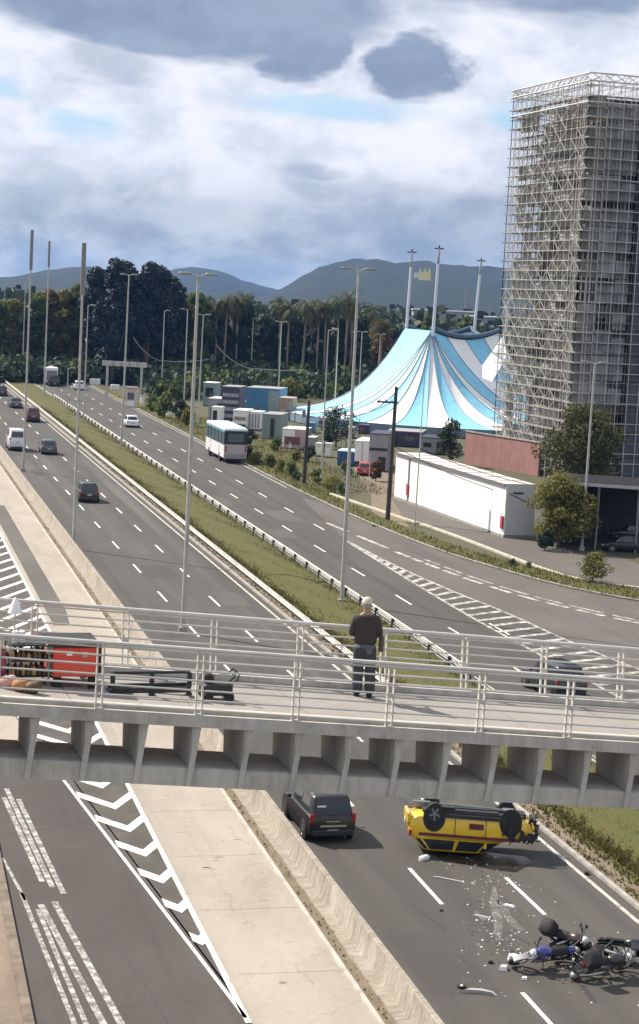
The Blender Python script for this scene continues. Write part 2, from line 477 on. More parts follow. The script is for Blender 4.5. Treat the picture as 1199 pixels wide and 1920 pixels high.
# right-hand carriageway with the slip road that leaves it towards the camera's right
curbR = cat_rom([(45.2, 520), (45.2, 330), (45.1, 260), (45.2, 210), (45.4, 188), (46.0, 168), (47.4, 149), (49.4, 138.3), (51.6, 130.4), (55.2, 124.0), (62, 117), (74, 109.5), (95, 101), (130, 92)], 8)
sheet('side_carriageway', [(33.35, 15), (130, 15)] + curbR[::-1] + [(33.35, 520)], 0.0, M_ASPH)
sheet('slip_road', [(40.6, 153), (40.9, 140.2), (41.9, 127.5), (42.8, 119), (43.6, 107), (46, 92), (50, 75), (58, 55), (70, 40), (125, 40), (125, 94)] + [p for p in curbR[::-1] if p[0] > 45.5 and p[0] < 122 and p[1] < 185] + [(44.0, 186), (42.2, 170)], 0.004, M_ASPH_OLD)
sh_out = [p for p in offset(curbR, -0.02) if 60 < p[1] < 330]
sh_in = [(p[0], p[1]) for p in offset(curbR, -2.3) if 60 < p[1] < 330]
k = min(len(sh_out), len(sh_in))
band('dusty_shoulder', list(zip(sh_in[:k], sh_out[:k])), 0.0, 0.008, M_SHOULDER)
band('right_kerb', list(zip(offset(curbR, 0.0), offset(curbR, 0.22))), -0.01, 0.14, M_CONC)
# verge beyond the kerb, pale inner kerb line, dirt and paved patches
vo = [p for p in offset(curbR, 0.22) if 60 < p[1] < 500]
vi = [(p[0] + 2.6 + 2.0 * max(0, min(1, (150 - p[1]) / 40)), p[1] + 4 * max(0, min(1, (150 - p[1]) / 40))) for p in vo]
band('verge', list(zip(vo, vi)), -0.01, 0.10, M_TURF)
sheet('service_pavement', [(52.5, 131), (51.6, 152), (50.8, 166), (48.6, 176), (55, 190), (62, 156), (63, 140), (75, 128), (74, 120), (60, 126)], 0.0, M_ASPH_OLD)
sheet('dirt_yard', [(45.6, 164), (48.9, 163), (54.6, 190), (66, 216), (60, 228), (52.5, 190)], 0.004, M_SOIL)
kl = cat_rom([(48.2, 190), (50.2, 172), (51.3, 164), (52.2, 153), (52.9, 141), (54.2, 134), (58, 129.5), (66, 124), (80, 117)], 6)
band('pale_kerb', list(zip(kl, offset(kl, 0.30))), -0.01, 0.16, plain('pale_kerb_paint', (0.48, 0.44, 0.34), 0.8, var=0.3, vscale=1.5))
sheet('dark_parking_yard', [(61, 150), (60, 206), (120, 206), (120, 138), (75, 142)], 0.006, M_ASPH_DARK)
grass_slope = [(46.2, 186), (45.9, 250), (46, 300), (56.5, 300), (56.5, 240), (53, 205)]
sheet('grass_slope', grass_slope, 0.02, M_TURF)

# median between the carriageways
band('median_kerb', [((XE, 15), (XE + 0.18, 15)), ((XE, 700), (XE + 0.18, 700))], -0.01, 0.13, M_CONC)
band('median_kerb', [((33.17, 15), (33.35, 15)), ((33.17, 700), (33.35, 700))], -0.01, 0.13, M_CONC)
sheet('median_soil', [(XE + 0.18, 15), (28.25, 15), (28.25, 700), (XE + 0.18, 700)], 0.10, M_SOIL)
mt = MB()
nx, ny = 14, 170
random.seed(3)
for j in range(ny + 1):
    y = 20 + (480 / ny) * j
    for i in range(nx + 1):
        x = 27.95 + (33.17 - 27.95) * i / nx
        edge = min(i, nx - i) / nx
        z = 0.105 + 0.16 * math.sin(math.pi * i / nx) + (0.05 * math.sin(y * 0.43 + i) + random.uniform(-.02, .03)) * (edge > 0)
        xx = x + (0.16 * math.sin(y * 0.9) + random.uniform(-.1, .1) if i == 0 else 0)
        mt.v.append((xx, y, z))
w = nx + 1
for j in range(ny):
    for i in range(nx):
        mt.f.append((j * w + i, j * w + i + 1, (j + 1) * w + i + 1, (j + 1) * w + i)); mt.mi.append(0)
tag(mt.build('median_turf', M_TURF, smooth=80), kind='structure')

# left: service road, chevron gore, concrete path, bank and barrier wall
sheet('service_road', [(-40, 15), (11.25, 15), (11.25, 420), (-40, 420)], 0.0, M_SERV)
sheet('path', [(11.55, 15), (14.85, 15), (14.85, 420), (11.55, 420)], 0.05, M_PATH)
band('path_edge', [((11.25, 15), (11.55, 15)), ((11.25, 420), (11.55, 420))], -0.01, 0.054, M_PATH)
sheet('asphalt_or_shade_patch', [(11.56, 113), (12.55, 113), (12.85, 118), (12.85, 174), (11.56, 174)], 0.054, M_ASPH_OLD)  # shade lying along the path, painted as a darker strip
band('path_kerb', [((14.85, 15), (15.0, 15)), ((14.85, 420), (15.0, 420))], -0.01, 0.15, plain('kerb_concrete', (0.40, 0.37, 0.32), 0.85, var=0.25, vscale=1.3))
sheet('bank_soil', [(15.0, 15), (15.5, 15), (15.5, 420), (15.0, 420)], 0.07, M_SOIL)
sheet('pale_apron', [(-14, 83.5), (8.0, 83.5), (5.4, 108), (-14, 108)], 0.004, M_PATH)
band('far_kerb', [((4.45, 15), (4.75, 15)), ((5.0, 80), (5.3, 80))], -0.01, 0.14, plain('brown_kerb', (0.16, 0.125, 0.095), 0.9, var=0.4, vscale=2))
sheet('brown_verge', [(-40, 15), (4.45, 15), (5.0, 80), (-40, 80)], 0.05, ground_mat('brown_earth', [(0.25, (0.12, 0.09, 0.07)), (0.5, (0.20, 0.155, 0.12)), (0.75, (0.28, 0.22, 0.17))], 0.5, 5, (1, .4, 1), 0.95, 0.5))

# markings -------------------------------------------------------
def stripe(mb, a, b, w, z=0.004):
    a, b = Vector(a), Vector(b); d = (b - a).normalized(); nrm = Vector((d.y, -d.x)) * w / 2
    mb.poly([(a.x + nrm.x, a.y + nrm.y, z), (b.x + nrm.x, b.y + nrm.y, z), (b.x - nrm.x, b.y - nrm.y, z), (a.x - nrm.x, a.y - nrm.y, z)])
def marks(name, segs, mat, z=0.004):
    mb = MB()
    for i, (a, b, wd) in enumerate(segs): stripe(mb, a, b, wd, z + .0016 * (i % 2))
    o = mb.build(name, mat)
    return tag(o, kind='structure')
for nm, x, y0, per, n in (('lane_dash', 20.02, 60.3, 12.4, 30), ('lane_dash', 23.32, 58.9, 12.35, 30)):
    for k in range(-1, n):
        y = y0 + per * k
        marks(nm, [((x, y), (x, y + 4.1), 0.15)], M_PAINT)
marks('edge_line', [((26.35, 20), (26.35, 600), 0.17)], M_PAINT_EDGE)
for k in range(26):
    marks('lane_dash', [((37.0, 97.0 + 12.5 * k), (37.0, 101 + 12.5 * k), 0.15)], M_PAINT)
for k in range(1, 26):
    if 100 + 12.5 * k > 158 or k in (0, 1):
        marks('lane_dash', [((40.3, 98.5 + 12.5 * k), (40.3, 102.5 + 12.5 * k), 0.15)], M_PAINT)
marks('edge_line', [((33.75, 60), (33.75, 480), 0.12)], M_PAINT_EDGE)
marks('edge_line', [((44.6, 196), (44.5, 420), 0.14)], M_PAINT_EDGE)
# right gore: two borders and slanted bars
gA = [(40.5, 154), (40.0, 133), (39.8, 119), (39.9, 109), (40.1, 100), (40.4, 88), (41, 74)]
gB = [(40.6, 154), (41.0, 140), (41.9, 127.5), (42.9, 119), (43.7, 107), (45.4, 95), (48, 82)]
ga, gb = cat_rom(gA, 6), cat_rom(gB, 6)
marks('gore_border', [(a, b, 0.22) for a, b in zip(ga[:-1], ga[1:])], M_PAINT_WORN, 0.009)
marks('gore_border', [(a, b, 0.22) for a, b in zip(gb[:-1], gb[1:])], M_PAINT_WORN, 0.009)
def on_line(pl, y):
    for a, b in zip(pl[:-1], pl[1:]):
        if (a[1] - y) * (b[1] - y) <= 0 and a[1] != b[1]:
            return lerp(a[0], b[0], (y - a[1]) / (b[1] - a[1]))
    return None
y = 150.0
while y > 78:
    xa, xb = on_line(ga, y), on_line(gb, y + 1.6)
    if xa and xb: marks('gore_bar', [((xa + .1, y), (xb - .1, y + 1.6), 0.5)], M_PAINT_WORN, 0.013)
    y -= 2.0
ex = cat_rom([(41.8, 166), (43.2, 148), (43.9, 141.5), (44.8, 134.3), (46.4, 126.5), (48.6, 120.5), (52, 114), (58, 107), (68, 100)], 8)
seg = [(a, b, 0.42) for i, (a, b) in enumerate(zip(ex[:-1], ex[1:])) if (i % 4) != 3]
marks('slip_lane_line', seg, M_PAINT_WORN, 0.009)
ex2 = offset(ex, -0.85)
marks('slip_lane_line', [(a, b, 0.26) for i, (a, b) in enumerate(zip(ex2[:-1], ex2[1:])) if 12 < i and (i % 5) != 2], M_PAINT_WORN, 0.009)
# left gore (chevrons)
def goreL(y): return 8.5 - (y - 77.9) * 0.085 if y > 77.9 else 8.5 + (77.9 - y) * 0.106
sheet('gore_asphalt', [(goreL(51.2) - .02, 51.2), (11.24, 51.2), (11.24, 190), (goreL(190), 190), (goreL(77.9), 77.9)], 0.006, M_ASPH_DARK)
marks('gore_border', [((11.17, 50.6), (11.17, 240), 0.20)], M_PAINT, 0.012)
marks('gore_border', [((11.15, 51.0), (goreL(77.9), 77.9), 0.13), ((goreL(77.9), 77.9), (goreL(190), 190), 0.13)], M_PAINT, 0.012)
y = 54.0
while y < 185:
    xl = goreL(y); wd = 11.15 - xl
    ym = y - 0.88 * wd * 0.95
    if wd > 0.28:
        vx = xl + wd * 0.58
        # the point of each chevron lies towards the camera
        mb = MB(); t = 0.86; z = 0.0165
        yv = y - wd * 0.82
        mb.poly([(xl + .03, y, z), (xl + .03, y + t, z), (vx, yv + t, z), (vx, yv, z)][::-1])
        mb.poly([(vx, yv, z), (vx, yv + t, z), (11.1, y - 0.15 + t, z), (11.1, y - 0.15, z)][::-1])
        tag(mb.build('gore_chevron', M_PAINT), kind='structure')
    y += 3.45
# scratched old paint on the service road
M_SCR = paint_mat('scratched_paint', (0.56, 0.54, 0.50), (0.125, 0.113, 0.103), 0.475, 2.6)
def swoosh(x0, y0, x1, y1, offs, w):
    seg = []
    for k, (o, a, b) in enumerate(offs):
        xa, ya = lerp(x0, x1, a) + o, lerp(y0, y1, a); xb, yb = lerp(x0, x1, b) + o, lerp(y0, y1, b)
        seg.append(((xa, ya), (xb, yb), w))
    marks('old_lane_paint', seg, M_SCR, 0.005)
swoosh(6.05, 76.2, 6.75, 62.6, [(0.30, 0.12, 1.0), (0.02, 0.0, 0.95), (-0.24, 0.1, 0.9)], 0.2)
swoosh(5.3, 66.8, 5.75, 62.0, [(-0.05, 0.0, 1.0)], 0.12)
swoosh(6.6, 61.8, 7.7, 48.0, [(0.05, 0.0, 1.0), (-0.45, 0.02, 1.0)], 0.22)
swoosh(5.62, 62.8, 6.35, 48.0, [(0.0, 0.0, 1.0), (0.32, 0.12, 1.0)], 0.16)
# dark joint lines and tyre marks
M_TAR = plain('tar_seam', (0.04, 0.038, 0.036), 0.6)
jt = []
random.seed(11)
xx, yy = 7.9, 60.0
while yy > 47:
    nxx = xx + random.uniform(.0, .22); jt.append(((xx, yy), (nxx, yy - 1.1), 0.05)); xx, yy = nxx, yy - 1.1
marks('tar_seam', jt, M_TAR, 0.0045)
marks('tar_seam', [((5.4, 69.6), (8.9, 71.2), 0.05)], M_TAR, 0.0045)
marks('tyre_mark', [((22.6, 57.5), (23.1, 55.2), 0.16), ((21.4, 57.4), (21.75, 56.1), 0.12), ((18.9, 60.5), (19.35, 57.8), 0.10)], M_TAR, 0.0055)
# patches and stains
M_PATCH_A = ground_mat('newer_asphalt', [(0.25, (0.05, 0.046, 0.042)), (0.5, (0.06, 0.055, 0.05)), (0.75, (0.072, 0.067, 0.061))], 0.3, 14, None, 0.85, 0.3, 0.1)
M_PATCH_B = ground_mat('greyer_asphalt', [(0.25, (0.072, 0.067, 0.06)), (0.5, (0.086, 0.08, 0.072)), (0.75, (0.10, 0.094, 0.085))], 0.3, 14, None, 0.85, 0.3, 0.1)
random.seed(19)
for k in range(16):
    lane = random.choice((16.7, 20.15, 23.45, 33.9, 37.15)); y = 52 + 11.5 * k; w_ = random.uniform(.8, 2.6); l_ = random.uniform(2, 8.5)
    x0_ = lane + random.uniform(.1, 3.0 - min(w_, 2.8))
    sheet('asphalt_or_shade_patch', [(x0_, y), (x0_ + w_, y + random.uniform(-.1, .1)), (x0_ + w_ + .05, y + l_), (x0_, y + l_)], 0.002, M_PATCH_A if y < 120 else random.choice((M_PATCH_A, M_PATCH_B)))
M_STAIN = plain('path_stain', (0.20, 0.17, 0.145), .9, var=.3, vscale=1.5)
for k in range(14):
    cx_, cy_ = random.uniform(12.0, 14.5), random.uniform(48, 84); rx_, ry_ = random.uniform(.04, .22), random.uniform(.03, .12)
    sheet('path_stain', [(cx_ + rx_ * math.cos(a) * random.uniform(.6, 1), cy_ + ry_ * math.sin(a) * random.uniform(.6, 1)) for a in [2 * math.pi * q / 9 for q in range(9)]], 0.0535, M_STAIN)
crk = []
for (xa, ya, n_) in ((12.2, 80, 9), (14.2, 70, 8), (12.6, 62, 9), (13.6, 55, 7)):
    x_, y_ = xa, ya
    for q in range(n_):
        x2, y2 = x_ + random.uniform(-.12, .2), y_ - random.uniform(.1, .45); crk.append(((x_, y_), (x2, y2), .016)); x_, y_ = x2, y2
marks('path_crack', crk, M_STAIN, 0.0536)
for y_ in range(48, 170, 6): marks('path_joint', [((11.6, y_ + .3), (14.84, y_ + .3), .022)], M_STAIN, 0.0538)
# barrier wall segments and the guard rails ----------------------
wall = thing('barrier_wall', 'low stained concrete barrier wall between the pale path and the highway', 'barrier wall', (15.9, 20, 0))
def wall_mat():
    m, t, bs = material('stained_wall')
    tc = t.new('ShaderNodeTexCoord')
    mp = t.new('ShaderNodeMapping'); t.link(tc.outputs['Object'], mp.inputs['Vector']); mp.inputs['Scale'].default_value = (1, 1.6, 0.35)
    ge = t.new('ShaderNodeNewGeometry')
    mp3 = t.new('ShaderNodeMapping'); t.link(ge.outputs['Position'], mp3.inputs['Vector']); mp3.inputs['Scale'].default_value = (1, 1.2, 0.5)
    a = t.noise(mp3.outputs[0], 1.3, 7, 0.7, 0.2)
    b = t.noise(ge.outputs['Position'], 7.0, 5, 0.7)
    mp4 = t.new('ShaderNodeMapping'); t.link(ge.outputs['Position'], mp4.inputs['Vector']); mp4.inputs['Scale'].default_value = (.4, 2.6, .25)
    d = t.noise(mp4.outputs[0], 2.6, 6, 0.7, 0.0)
    f = t.math('ADD', t.math('ADD', t.math('MULTIPLY', a, 0.4), t.math('MULTIPLY', b, 0.25)), t.math('MULTIPLY', d, 0.35))
    c = t.ramp(f, [(0.34, (0.13, 0.108, 0.08)), (0.45, (0.23, 0.195, 0.155)), (0.55, (0.31, 0.275, 0.23)), (0.68, (0.44, 0.405, 0.35))])
    t.link(c, bs.inputs['Base Color']); bs.inputs['Roughness'].default_value = 0.92
    bp = t.new('ShaderNodeBump'); bp.inputs['Strength'].default_value = 0.6; bp.inputs['Distance'].default_value = 0.05
    t.link(f, bp.inputs['Height']); t.link(bp.outputs[0], bs.inputs['Normal'])
    MATS['stained_wall'] = m
    return m
M_WALL = wall_mat()
seg_me = []
for v in range(4):
    random.seed(40 + v)
    mb = MB()
    rings = []
    for i in range(9):
        y = 0.012 + (5.976) * i / 8
        j = lambda s: random.uniform(-s, s) if 0 < i < 8 else 0
        rings.append([(-0.52 + j(.03), y, 0.0), (-0.50 + j(.02), y, 0.13 + j(.012)), (-0.17 + j(.008), y, 0.15 + j(.006)), (-0.12 + j(.005), y, 0.22), (0.0 + j(.005), y, 0.92 + j(.004)), (0.03, y, 0.95 + j(.006)), (0.18, y, 0.95 + j(.006)), (0.21, y, 0.91), (0.34, y, 0.0)])
    mb.loft(rings, True, 0, True)
    seg_me.append(mb.mesh('wall_segment', M_WALL, 35))
for k in range(66):
    o = obj_from(seg_me[k % 4], 'wall_segment', wall, (0.02, 6 * k, 0))
def guard_rail(name, label, x, y0, y1, face):
    """W-beam rail on posts; face -1: beam towards the left road, +1: towards the right road"""
    g = thing(name, label, 'guard rail', (x, y0, 0))
    n = int((y1 - y0) / 4)
    pm = MB(); pm.box((0, 0, 0.36), (0.10, 0.14, 0.74)); pm.box((face * 0.08, 0, 0.60), (0.12, 0.10, 0.26))
    pmesh = pm.mesh('post', M_WOOD if face > 0 else M_GREYM)
    pr = [(0.00, .43), (0.03, .46), (0.0, .50), (-0.05, .545), (-0.05, .575), (0.0, .60), (0.03, .625), (0.0, .65), (-0.05, .675), (-0.05, .705), (0.0, .745), (0.03, .77), (0.0, .80)]
    rm = MB()
    front = [(face * (0.16 + p[0]), p[1]) for p in pr]; back = [(face * (0.145 + p[0]), p[1]) for p in pr]
    prof = front + back[::-1]
    rm.loft([[(a, 0.004, b) for a, b in prof], [(a, 3.996, b) for a, b in prof]], True, 0, True)
    rmesh = rm.mesh('rail', M_GALV)
    for k in range(n):
        obj_from(pmesh, 'post', g, (0, 4 * k, 0.0))
        obj_from(rmesh, 'rail', g, (0, 4 * k, 0))
    obj_from(pmesh, 'post', g, (0, 4 * n, 0.0))
    e = MB(); e.tube((face * .15, -0.05, 0.42), (face * .15, -0.05, 0.82), 0.16, 10)
    e.build('end_cap', M_GALV, g)
    return g
guard_rail('guard_rail', 'pale steel guard rail along the central highway edge of the median', 27.45, 92.6, 400, -1)
guard_rail('guard_rail', 'steel guard rail on dark posts along the right carriageway edge of the median', 32.9, 96.5, 340, 1)

# hills ----------------------------------------------------------
M_HILL = ground_mat('cloud_shaded_forest', [(0.3, (0.007, 0.011, 0.010)), (0.5, (0.011, 0.016, 0.013)), (0.7, (0.018, 0.023, 0.017))], 0.012, 0.05, None, 0.95, 0.0)  # cloud shade over the hills put into a darkened forest colour
def hill(name, ridge_px, dist, depth, mat, seed, base_amp):
    random.seed(seed)
    pts = []
    for px, py in ridge_px:
        d = (_f * FPX + CX * (px - 599.5) - CY * (py - 960))
        az = math.atan2(d.x, d.y); el = d.z / math.hypot(d.x, d.y)
        pts.append((az, CAMZ + el * dist))
    lo, hi = pts[0][0], pts[-1][0]
    ph = [random.uniform(0, 6.28) for _ in range(8)]
    def ridge(az):
        if lo <= az <= hi:
            for (a0, h0), (a1, h1) in zip(pts[:-1], pts[1:]):
                if a0 <= az <= a1:
                    t = (az - a0) / (a1 - a0); t = t * t * (3 - 2 * t) * 0.5 + t * 0.5
                    return lerp(h0, h1, t)
        e = pts[0] if az < lo else pts[-1]
        k = abs(az - e[0]) / R(4)
        own = base_amp * (0.75 + 0.3 * math.sin(az * 23 + ph[0]) + 0.25 * math.sin(az * 51 + ph[1]))
        return lerp(e[1], max(8, own), min(1, k))
    mb = MB(); na, nr = 420, 22
    A0, A1 = R(-40), R(68)
    for i in range(na + 1):
        az = lerp(A0, A1, i / na)
        h = ridge(az)
        for j in range(nr + 1):
            t = j / nr
            rr = dist - depth + depth * 1.6 * t
            s = t * 1.6
            prof = math.sin(min(s, 1.0) * math.pi / 2) ** 1.3 if s <= 1 else math.cos((s - 1) / 0.6 * math.pi / 2)
            gul = 1 + 0.16 * math.sin(az * 160 + ph[2] + 3 * t) * (1 - abs(s - 1)) * (s < 0.97) - 0.10 * abs(math.sin(az * 90 + ph[3] - 2 * t)) * (s < 0.97)
            z = h * prof * min(gul, 1.0) + (random.uniform(-1, 1) * 1.6 if 0.2 < s < 1.4 else 0) - 1.0
            mb.v.append((rr * math.sin(az), rr * math.cos(az), z))
    w = nr + 1
    for i in range(na):
        for j in range(nr):
            mb.f.append((i * w + j, (i + 1) * w + j, (i + 1) * w + j + 1, i * w + j + 1)); mb.mi.append(0)
    return tag(mb.build(name, mat, smooth=60), kind='structure')
hill('hills', [(-60, 535), (0, 528), (60, 513), (110, 503), (135, 500), (165, 512), (210, 522), (260, 520), (300, 513), (335, 503), (365, 500), (400, 503), (430, 514), (460, 527), (500, 538), (530, 545), (560, 548)], 4600, 1500, M_HILL, 5, 60)
hill('hills', [(470, 566), (505, 552), (525, 543), (550, 527), (580, 510), (610, 497), (640, 488), (670, 484), (700, 485), (725, 490), (745, 493), (775, 488), (810, 488), (835, 497), (870, 498), (905, 496), (950, 500), (1000, 503), (1199, 500)], 3300, 1300, M_HILL, 9, 60)

# the air
def haze():
    mb = MB(); mb.box((600, 2600, 52), (14400, 7800, 120))
    o = mb.build('haze', [])
    m = bpy.data.materials.new('haze_air'); m.use_nodes = True
    t = NT(m.node_tree); m.node_tree.nodes.clear()
    v = t.new('ShaderNodeVolumePrincipled')
    v.inputs['Color'].default_value = (0.20, 0.47, 1.0, 1)
    v.inputs['Density'].default_value = 6.5e-5
    v.inputs['Anisotropy'].default_value = 0.2
    ou = t.new('ShaderNodeOutputMaterial'); t.link(v.outputs[0], ou.inputs['Volume'])
    o.data.materials.append(m)
    tag(o, kind='stuff')
haze()
# ---------------------------------------------------------------- footbridge
BA = R(17)
BU = VR * math.cos(BA) + VD * math.sin(BA)             # along the bridge, towards the right and away
BT = -VR * math.sin(BA) + VD * math.cos(BA)            # across the deck, away from the camera
B0 = site(600, 1357, 14.0)
GRADE = -0.08
def bp(s, t, h=0.0):
    return B0 + BU * s + BT * t + Vector((0, 0, GRADE * s + h))
S0, S1, BW = -16.0, 22.0, 3.3
def streaked(name, stops):
    m, t, bs = material(name)
    ge = t.new('ShaderNodeNewGeometry')
    mp = t.new('ShaderNodeMapping'); t.link(ge.outputs['Position'], mp.inputs['Vector']); mp.inputs['Scale'].default_value = (3.2, 3.2, .5)
    a = t.noise(mp.outputs[0], 1.3, 5, 0.65, .3); b = t.noise(ge.outputs['Position'], 1.1, 6, 0.65); c = t.noise(ge.outputs['Position'], 16, 4, 0.7)
    f = t.math('ADD', t.math('ADD', t.math('MULTIPLY', a, .45), t.math('MULTIPLY', b, .35)), t.math('MULTIPLY', c, .2))
    t.link(t.ramp(f, stops), bs.inputs['Base Color']); bs.inputs['Roughness'].default_value = .88
    bp_ = t.new('ShaderNodeBump'); bp_.inputs['Strength'].default_value = .35; bp_.inputs['Distance'].default_value = .02
    t.link(f, bp_.inputs['Height']); t.link(bp_.outputs[0], bs.inputs['Normal'])
    MATS[name] = m
    return m
M_BCONC = streaked('bridge_concrete', [(0.32, (0.24, 0.215, 0.185)), (0.44, (0.40, 0.375, 0.335)), (0.55, (0.50, 0.475, 0.435)), (0.7, (0.58, 0.555, 0.515))])
M_BDECK = ground_mat('deck_screed', [(0.25, (0.20, 0.18, 0.165)), (0.5, (0.27, 0.245, 0.225)), (0.75, (0.33, 0.305, 0.28))], 0.5, 8, None, 0.9, 0.2)
bridge = thing('footbridge', 'concrete footbridge with steel railings crossing above the highway', 'footbridge', tuple(B0))
def bpoly(mb, s0, s1, prof, mi=0):
    """extrude a (t, h) profile along the bridge"""
    mb.loft([[bp(s0, t, h) - B0 for t, h in prof], [bp(s1, t, h) - B0 for t, h in prof]], True, mi, True)
k = S0
while k < S1 - 0.01:                                    # deck slabs 2.0 m long with open joints
    mb = MB(); bpoly(mb, k + 0.008, k + 1.992, [(0.0, -0.14), (0.0, -0.005), (0.04, 0.0), (BW - .04, 0.0), (BW, -0.005), (BW, -0.14)])
    mb.build('deck_slab', M_BDECK, bridge)
    k += 2.0
for nm, t0 in (('kerb', 0.06), ('kerb', BW - 0.20)):
    mb = MB(); bpoly(mb, S0, S1, [(t0, 0.002), (t0, 0.10), (t0 + .14, 0.10), (t0 + .14, 0.002)])
    mb.build(nm, M_BCONC, bridge)
mb = MB(); bpoly(mb, S0, S1, [(-0.07, -0.17), (-0.07, 0.03), (-0.003, 0.03), (-0.003, -0.17)])
mb.build('fascia', M_BCONC, bridge)
mb = MB(); bpoly(mb, S0, S1, [(BW + .003, -0.17), (BW + .003, 0.03), (BW + .07, 0.03), (BW + .07, -0.17)])
mb.build('fascia', M_BCONC, bridge)
H_B = -1.17                                             # underside of the lower beam
BAY = 0.866
s = S0
while s < S1:                                           # lower chord in precast lengths, one per bay
    mb = MB(); bpoly(mb, s + 0.008, s + BAY - 0.008, [(0.02, H_B), (0.02, H_B + 0.28), (0.06, H_B + 0.30), (1.30, H_B + 0.30), (1.34, H_B + 0.26), (1.34, H_B)])
    mb.build('beam_segment', M_BCONC, bridge)
    s += BAY
s = S0
while s < S1:                                           # transverse ribs with a raking front edge
    mb = MB(); th = 0.055
    def rib(ss):
        return [bp(ss + 0.0, -0.02, -0.172) - B0, bp(ss, 1.36, -0.142) - B0, bp(ss, 1.30, H_B + 0.30) - B0, bp(ss, 0.10, H_B + 0.30) - B0, bp(ss, 0.0, H_B + 0.24) - B0]
    rk = 0.13                                           # the front edge leans back towards the foot
    def front(ss, lean):
        top = bp(ss, -0.03, -0.172) - B0; low = bp(ss - lean, -0.03, H_B + 0.02) - B0
        return top, low
    r0, r1 = rib(s), rib(s + th)
    mb.loft([r0, r1], True, 0, True)
    mb.build('rib', M_BCONC, bridge)
    mb = MB()
    a, b = front(s + 0.10, rk); e = BU * 0.085; f = BT * 0.045
    mb.loft([[a - e * .6, a + e * .6, a + e * .6 + f, a - e * .6 + f], [b - e * .5, b + e * .5, b + e * .5 + f, b - e * .5 + f]], True, 0, True)
    mb.build('strut', M_BCONC, bridge)
    s += BAY
# closing web along the back of each bay from the middle of the bridge on
s = S0
while s < S1:
    mb = MB()
    a = [bp(s + 0.055, 1.28, -0.142) - B0, bp(s + 0.055, 1.34, -0.142) - B0]
    w = 0.10 if s < -1.5 else 0.20
    mb.loft([[bp(s + .058, 1.27, -0.15) - B0, bp(s + w, 1.27, -0.15) - B0, bp(s + w, 1.33, -0.15) - B0, bp(s + .058, 1.33, -0.15) - B0],
             [bp(s + .058, 1.27, H_B + .302) - B0, bp(s + w, 1.27, H_B + .302) - B0, bp(s + w, 1.33, H_B + .302) - B0, bp(s + .058, 1.33, H_B + .302) - B0]], True, 0, True)
    mb.build('web', M_BCONC, bridge)
    s += BAY
def railing(t, lean, first, step):
    rl = MB().tube(bp(S0, t + lean, 1.10) - B0, bp(S1, t + lean, 1.10) - B0, 0.036, 8).build('railing', M_RAILING, bridge, 40)
    for h in (0.90, 0.75, 0.59, 0.43, 0.27, 0.11):
        MB().tube(bp(S0, t + lean * h / 1.1, h) - B0, bp(S1, t + lean * h / 1.1, h) - B0, 0.018, 6).build('rail', M_RAILING, rl, 40)
    MB().tube(bp(S0, t + lean, 1.035) - B0, bp(S1, t + lean, 1.035) - B0, 0.016, 6).build('rail', M_RAILING, rl, 40)
    s = first
    while s < S1:
        mb = MB()
        for q in (-0.05, 0.05):
            mb.loft([[bp(s + q + a, t + lean * z / 1.1 + b, z) - B0 for a, b in ((-.011, -.035), (.011, -.035), (.011, .035), (-.011, .035))] for z in (-0.10, 1.06)], True, 0, True)
        for z in (0.02, 0.55):
            mb.loft([[bp(s - .05, t + lean * z / 1.1 - .02, z + d) - B0, bp(s - .05, t + lean * z / 1.1 + .02, z + d) - B0, bp(s + .05, t + lean * z / 1.1 + .02, z + d) - B0, bp(s + .05, t + lean * z / 1.1 - .02, z + d) - B0] for d in (-.03, .03)], True, 0, True)
        mb.build('rail_post', M_RAILING, rl)
        s += step
railing(-0.03, -0.05, -15.02, 1.62)
railing(BW + 0.03, 0.05, -15.5, 1.61)
# piers that carry the bridge, outside the picture
for ss in (-15.0, 21.0):
    p = bp(ss, 0.7, H_B) - B0
    mb = MB(); zt = p.z; zb = -B0.z
    mb.box((p.x, p.y, (zt + zb) / 2), (0.9, 0.9, zt - zb))
    mb.build('pier', M_BCONC, bridge)

# black stretcher-like frame and cart on the deck at the left
def on_deck(px, py):
    p = site(px, py, B0.z)
    for _ in range(4):
        s = (p - B0).dot(BU); p = site(px, py, B0.z + GRADE * s)
    return p
BRZ = math.atan2(BU.y, BU.x)
f0 = on_deck(284, 1305)
fr = thing('metal_frame', 'long low black metal frame lying on the footbridge deck', 'frame', tuple(f0), BRZ)
mb = MB(); mb.box((0, 0, 0.10), (1.34, 0.05, 0.09)); mb.build('lower_bar', M_DARK, fr)
mb = MB(); mb.box((0, 0.34, 0.10), (1.34, 0.05, 0.09)); mb.build('lower_bar', M_DARK, fr)
mb = MB(); mb.box((0, 0.0, 0.40), (1.30, 0.045, 0.045)); mb.build('upper_bar', M_DARK, fr)
for x in (-0.66, 0.0, 0.64):
    mb = MB(); mb.box((x, 0.0, 0.27), (0.075, 0.05, 0.24)); mb.box((x, 0.17, 0.07), (0.07, 0.29, 0.05)); mb.box((x, 0.0, 0.03), (0.09, 0.08, 0.05)); mb.box((x, 0.34, 0.03), (0.09, 0.08, 0.05))
    mb.build('upright', M_DARK, fr)
c0 = on_deck(412, 1314)
ct = thing('handcart', 'small black handcart with looped handles at the end of the metal frame', 'handcart', tuple(c0), BRZ)
mb = MB(); mb.bbox((-0.05, 0.1, 0.20), (0.52, 0.36, 0.20), 0.03); mb.build('tray', M_DARK, ct)
mb = MB(); mb.bbox((-0.2, 0.12, 0.38), (0.18, 0.26, 0.16), 0.03); mb.build('bag', M_BLACK, ct)
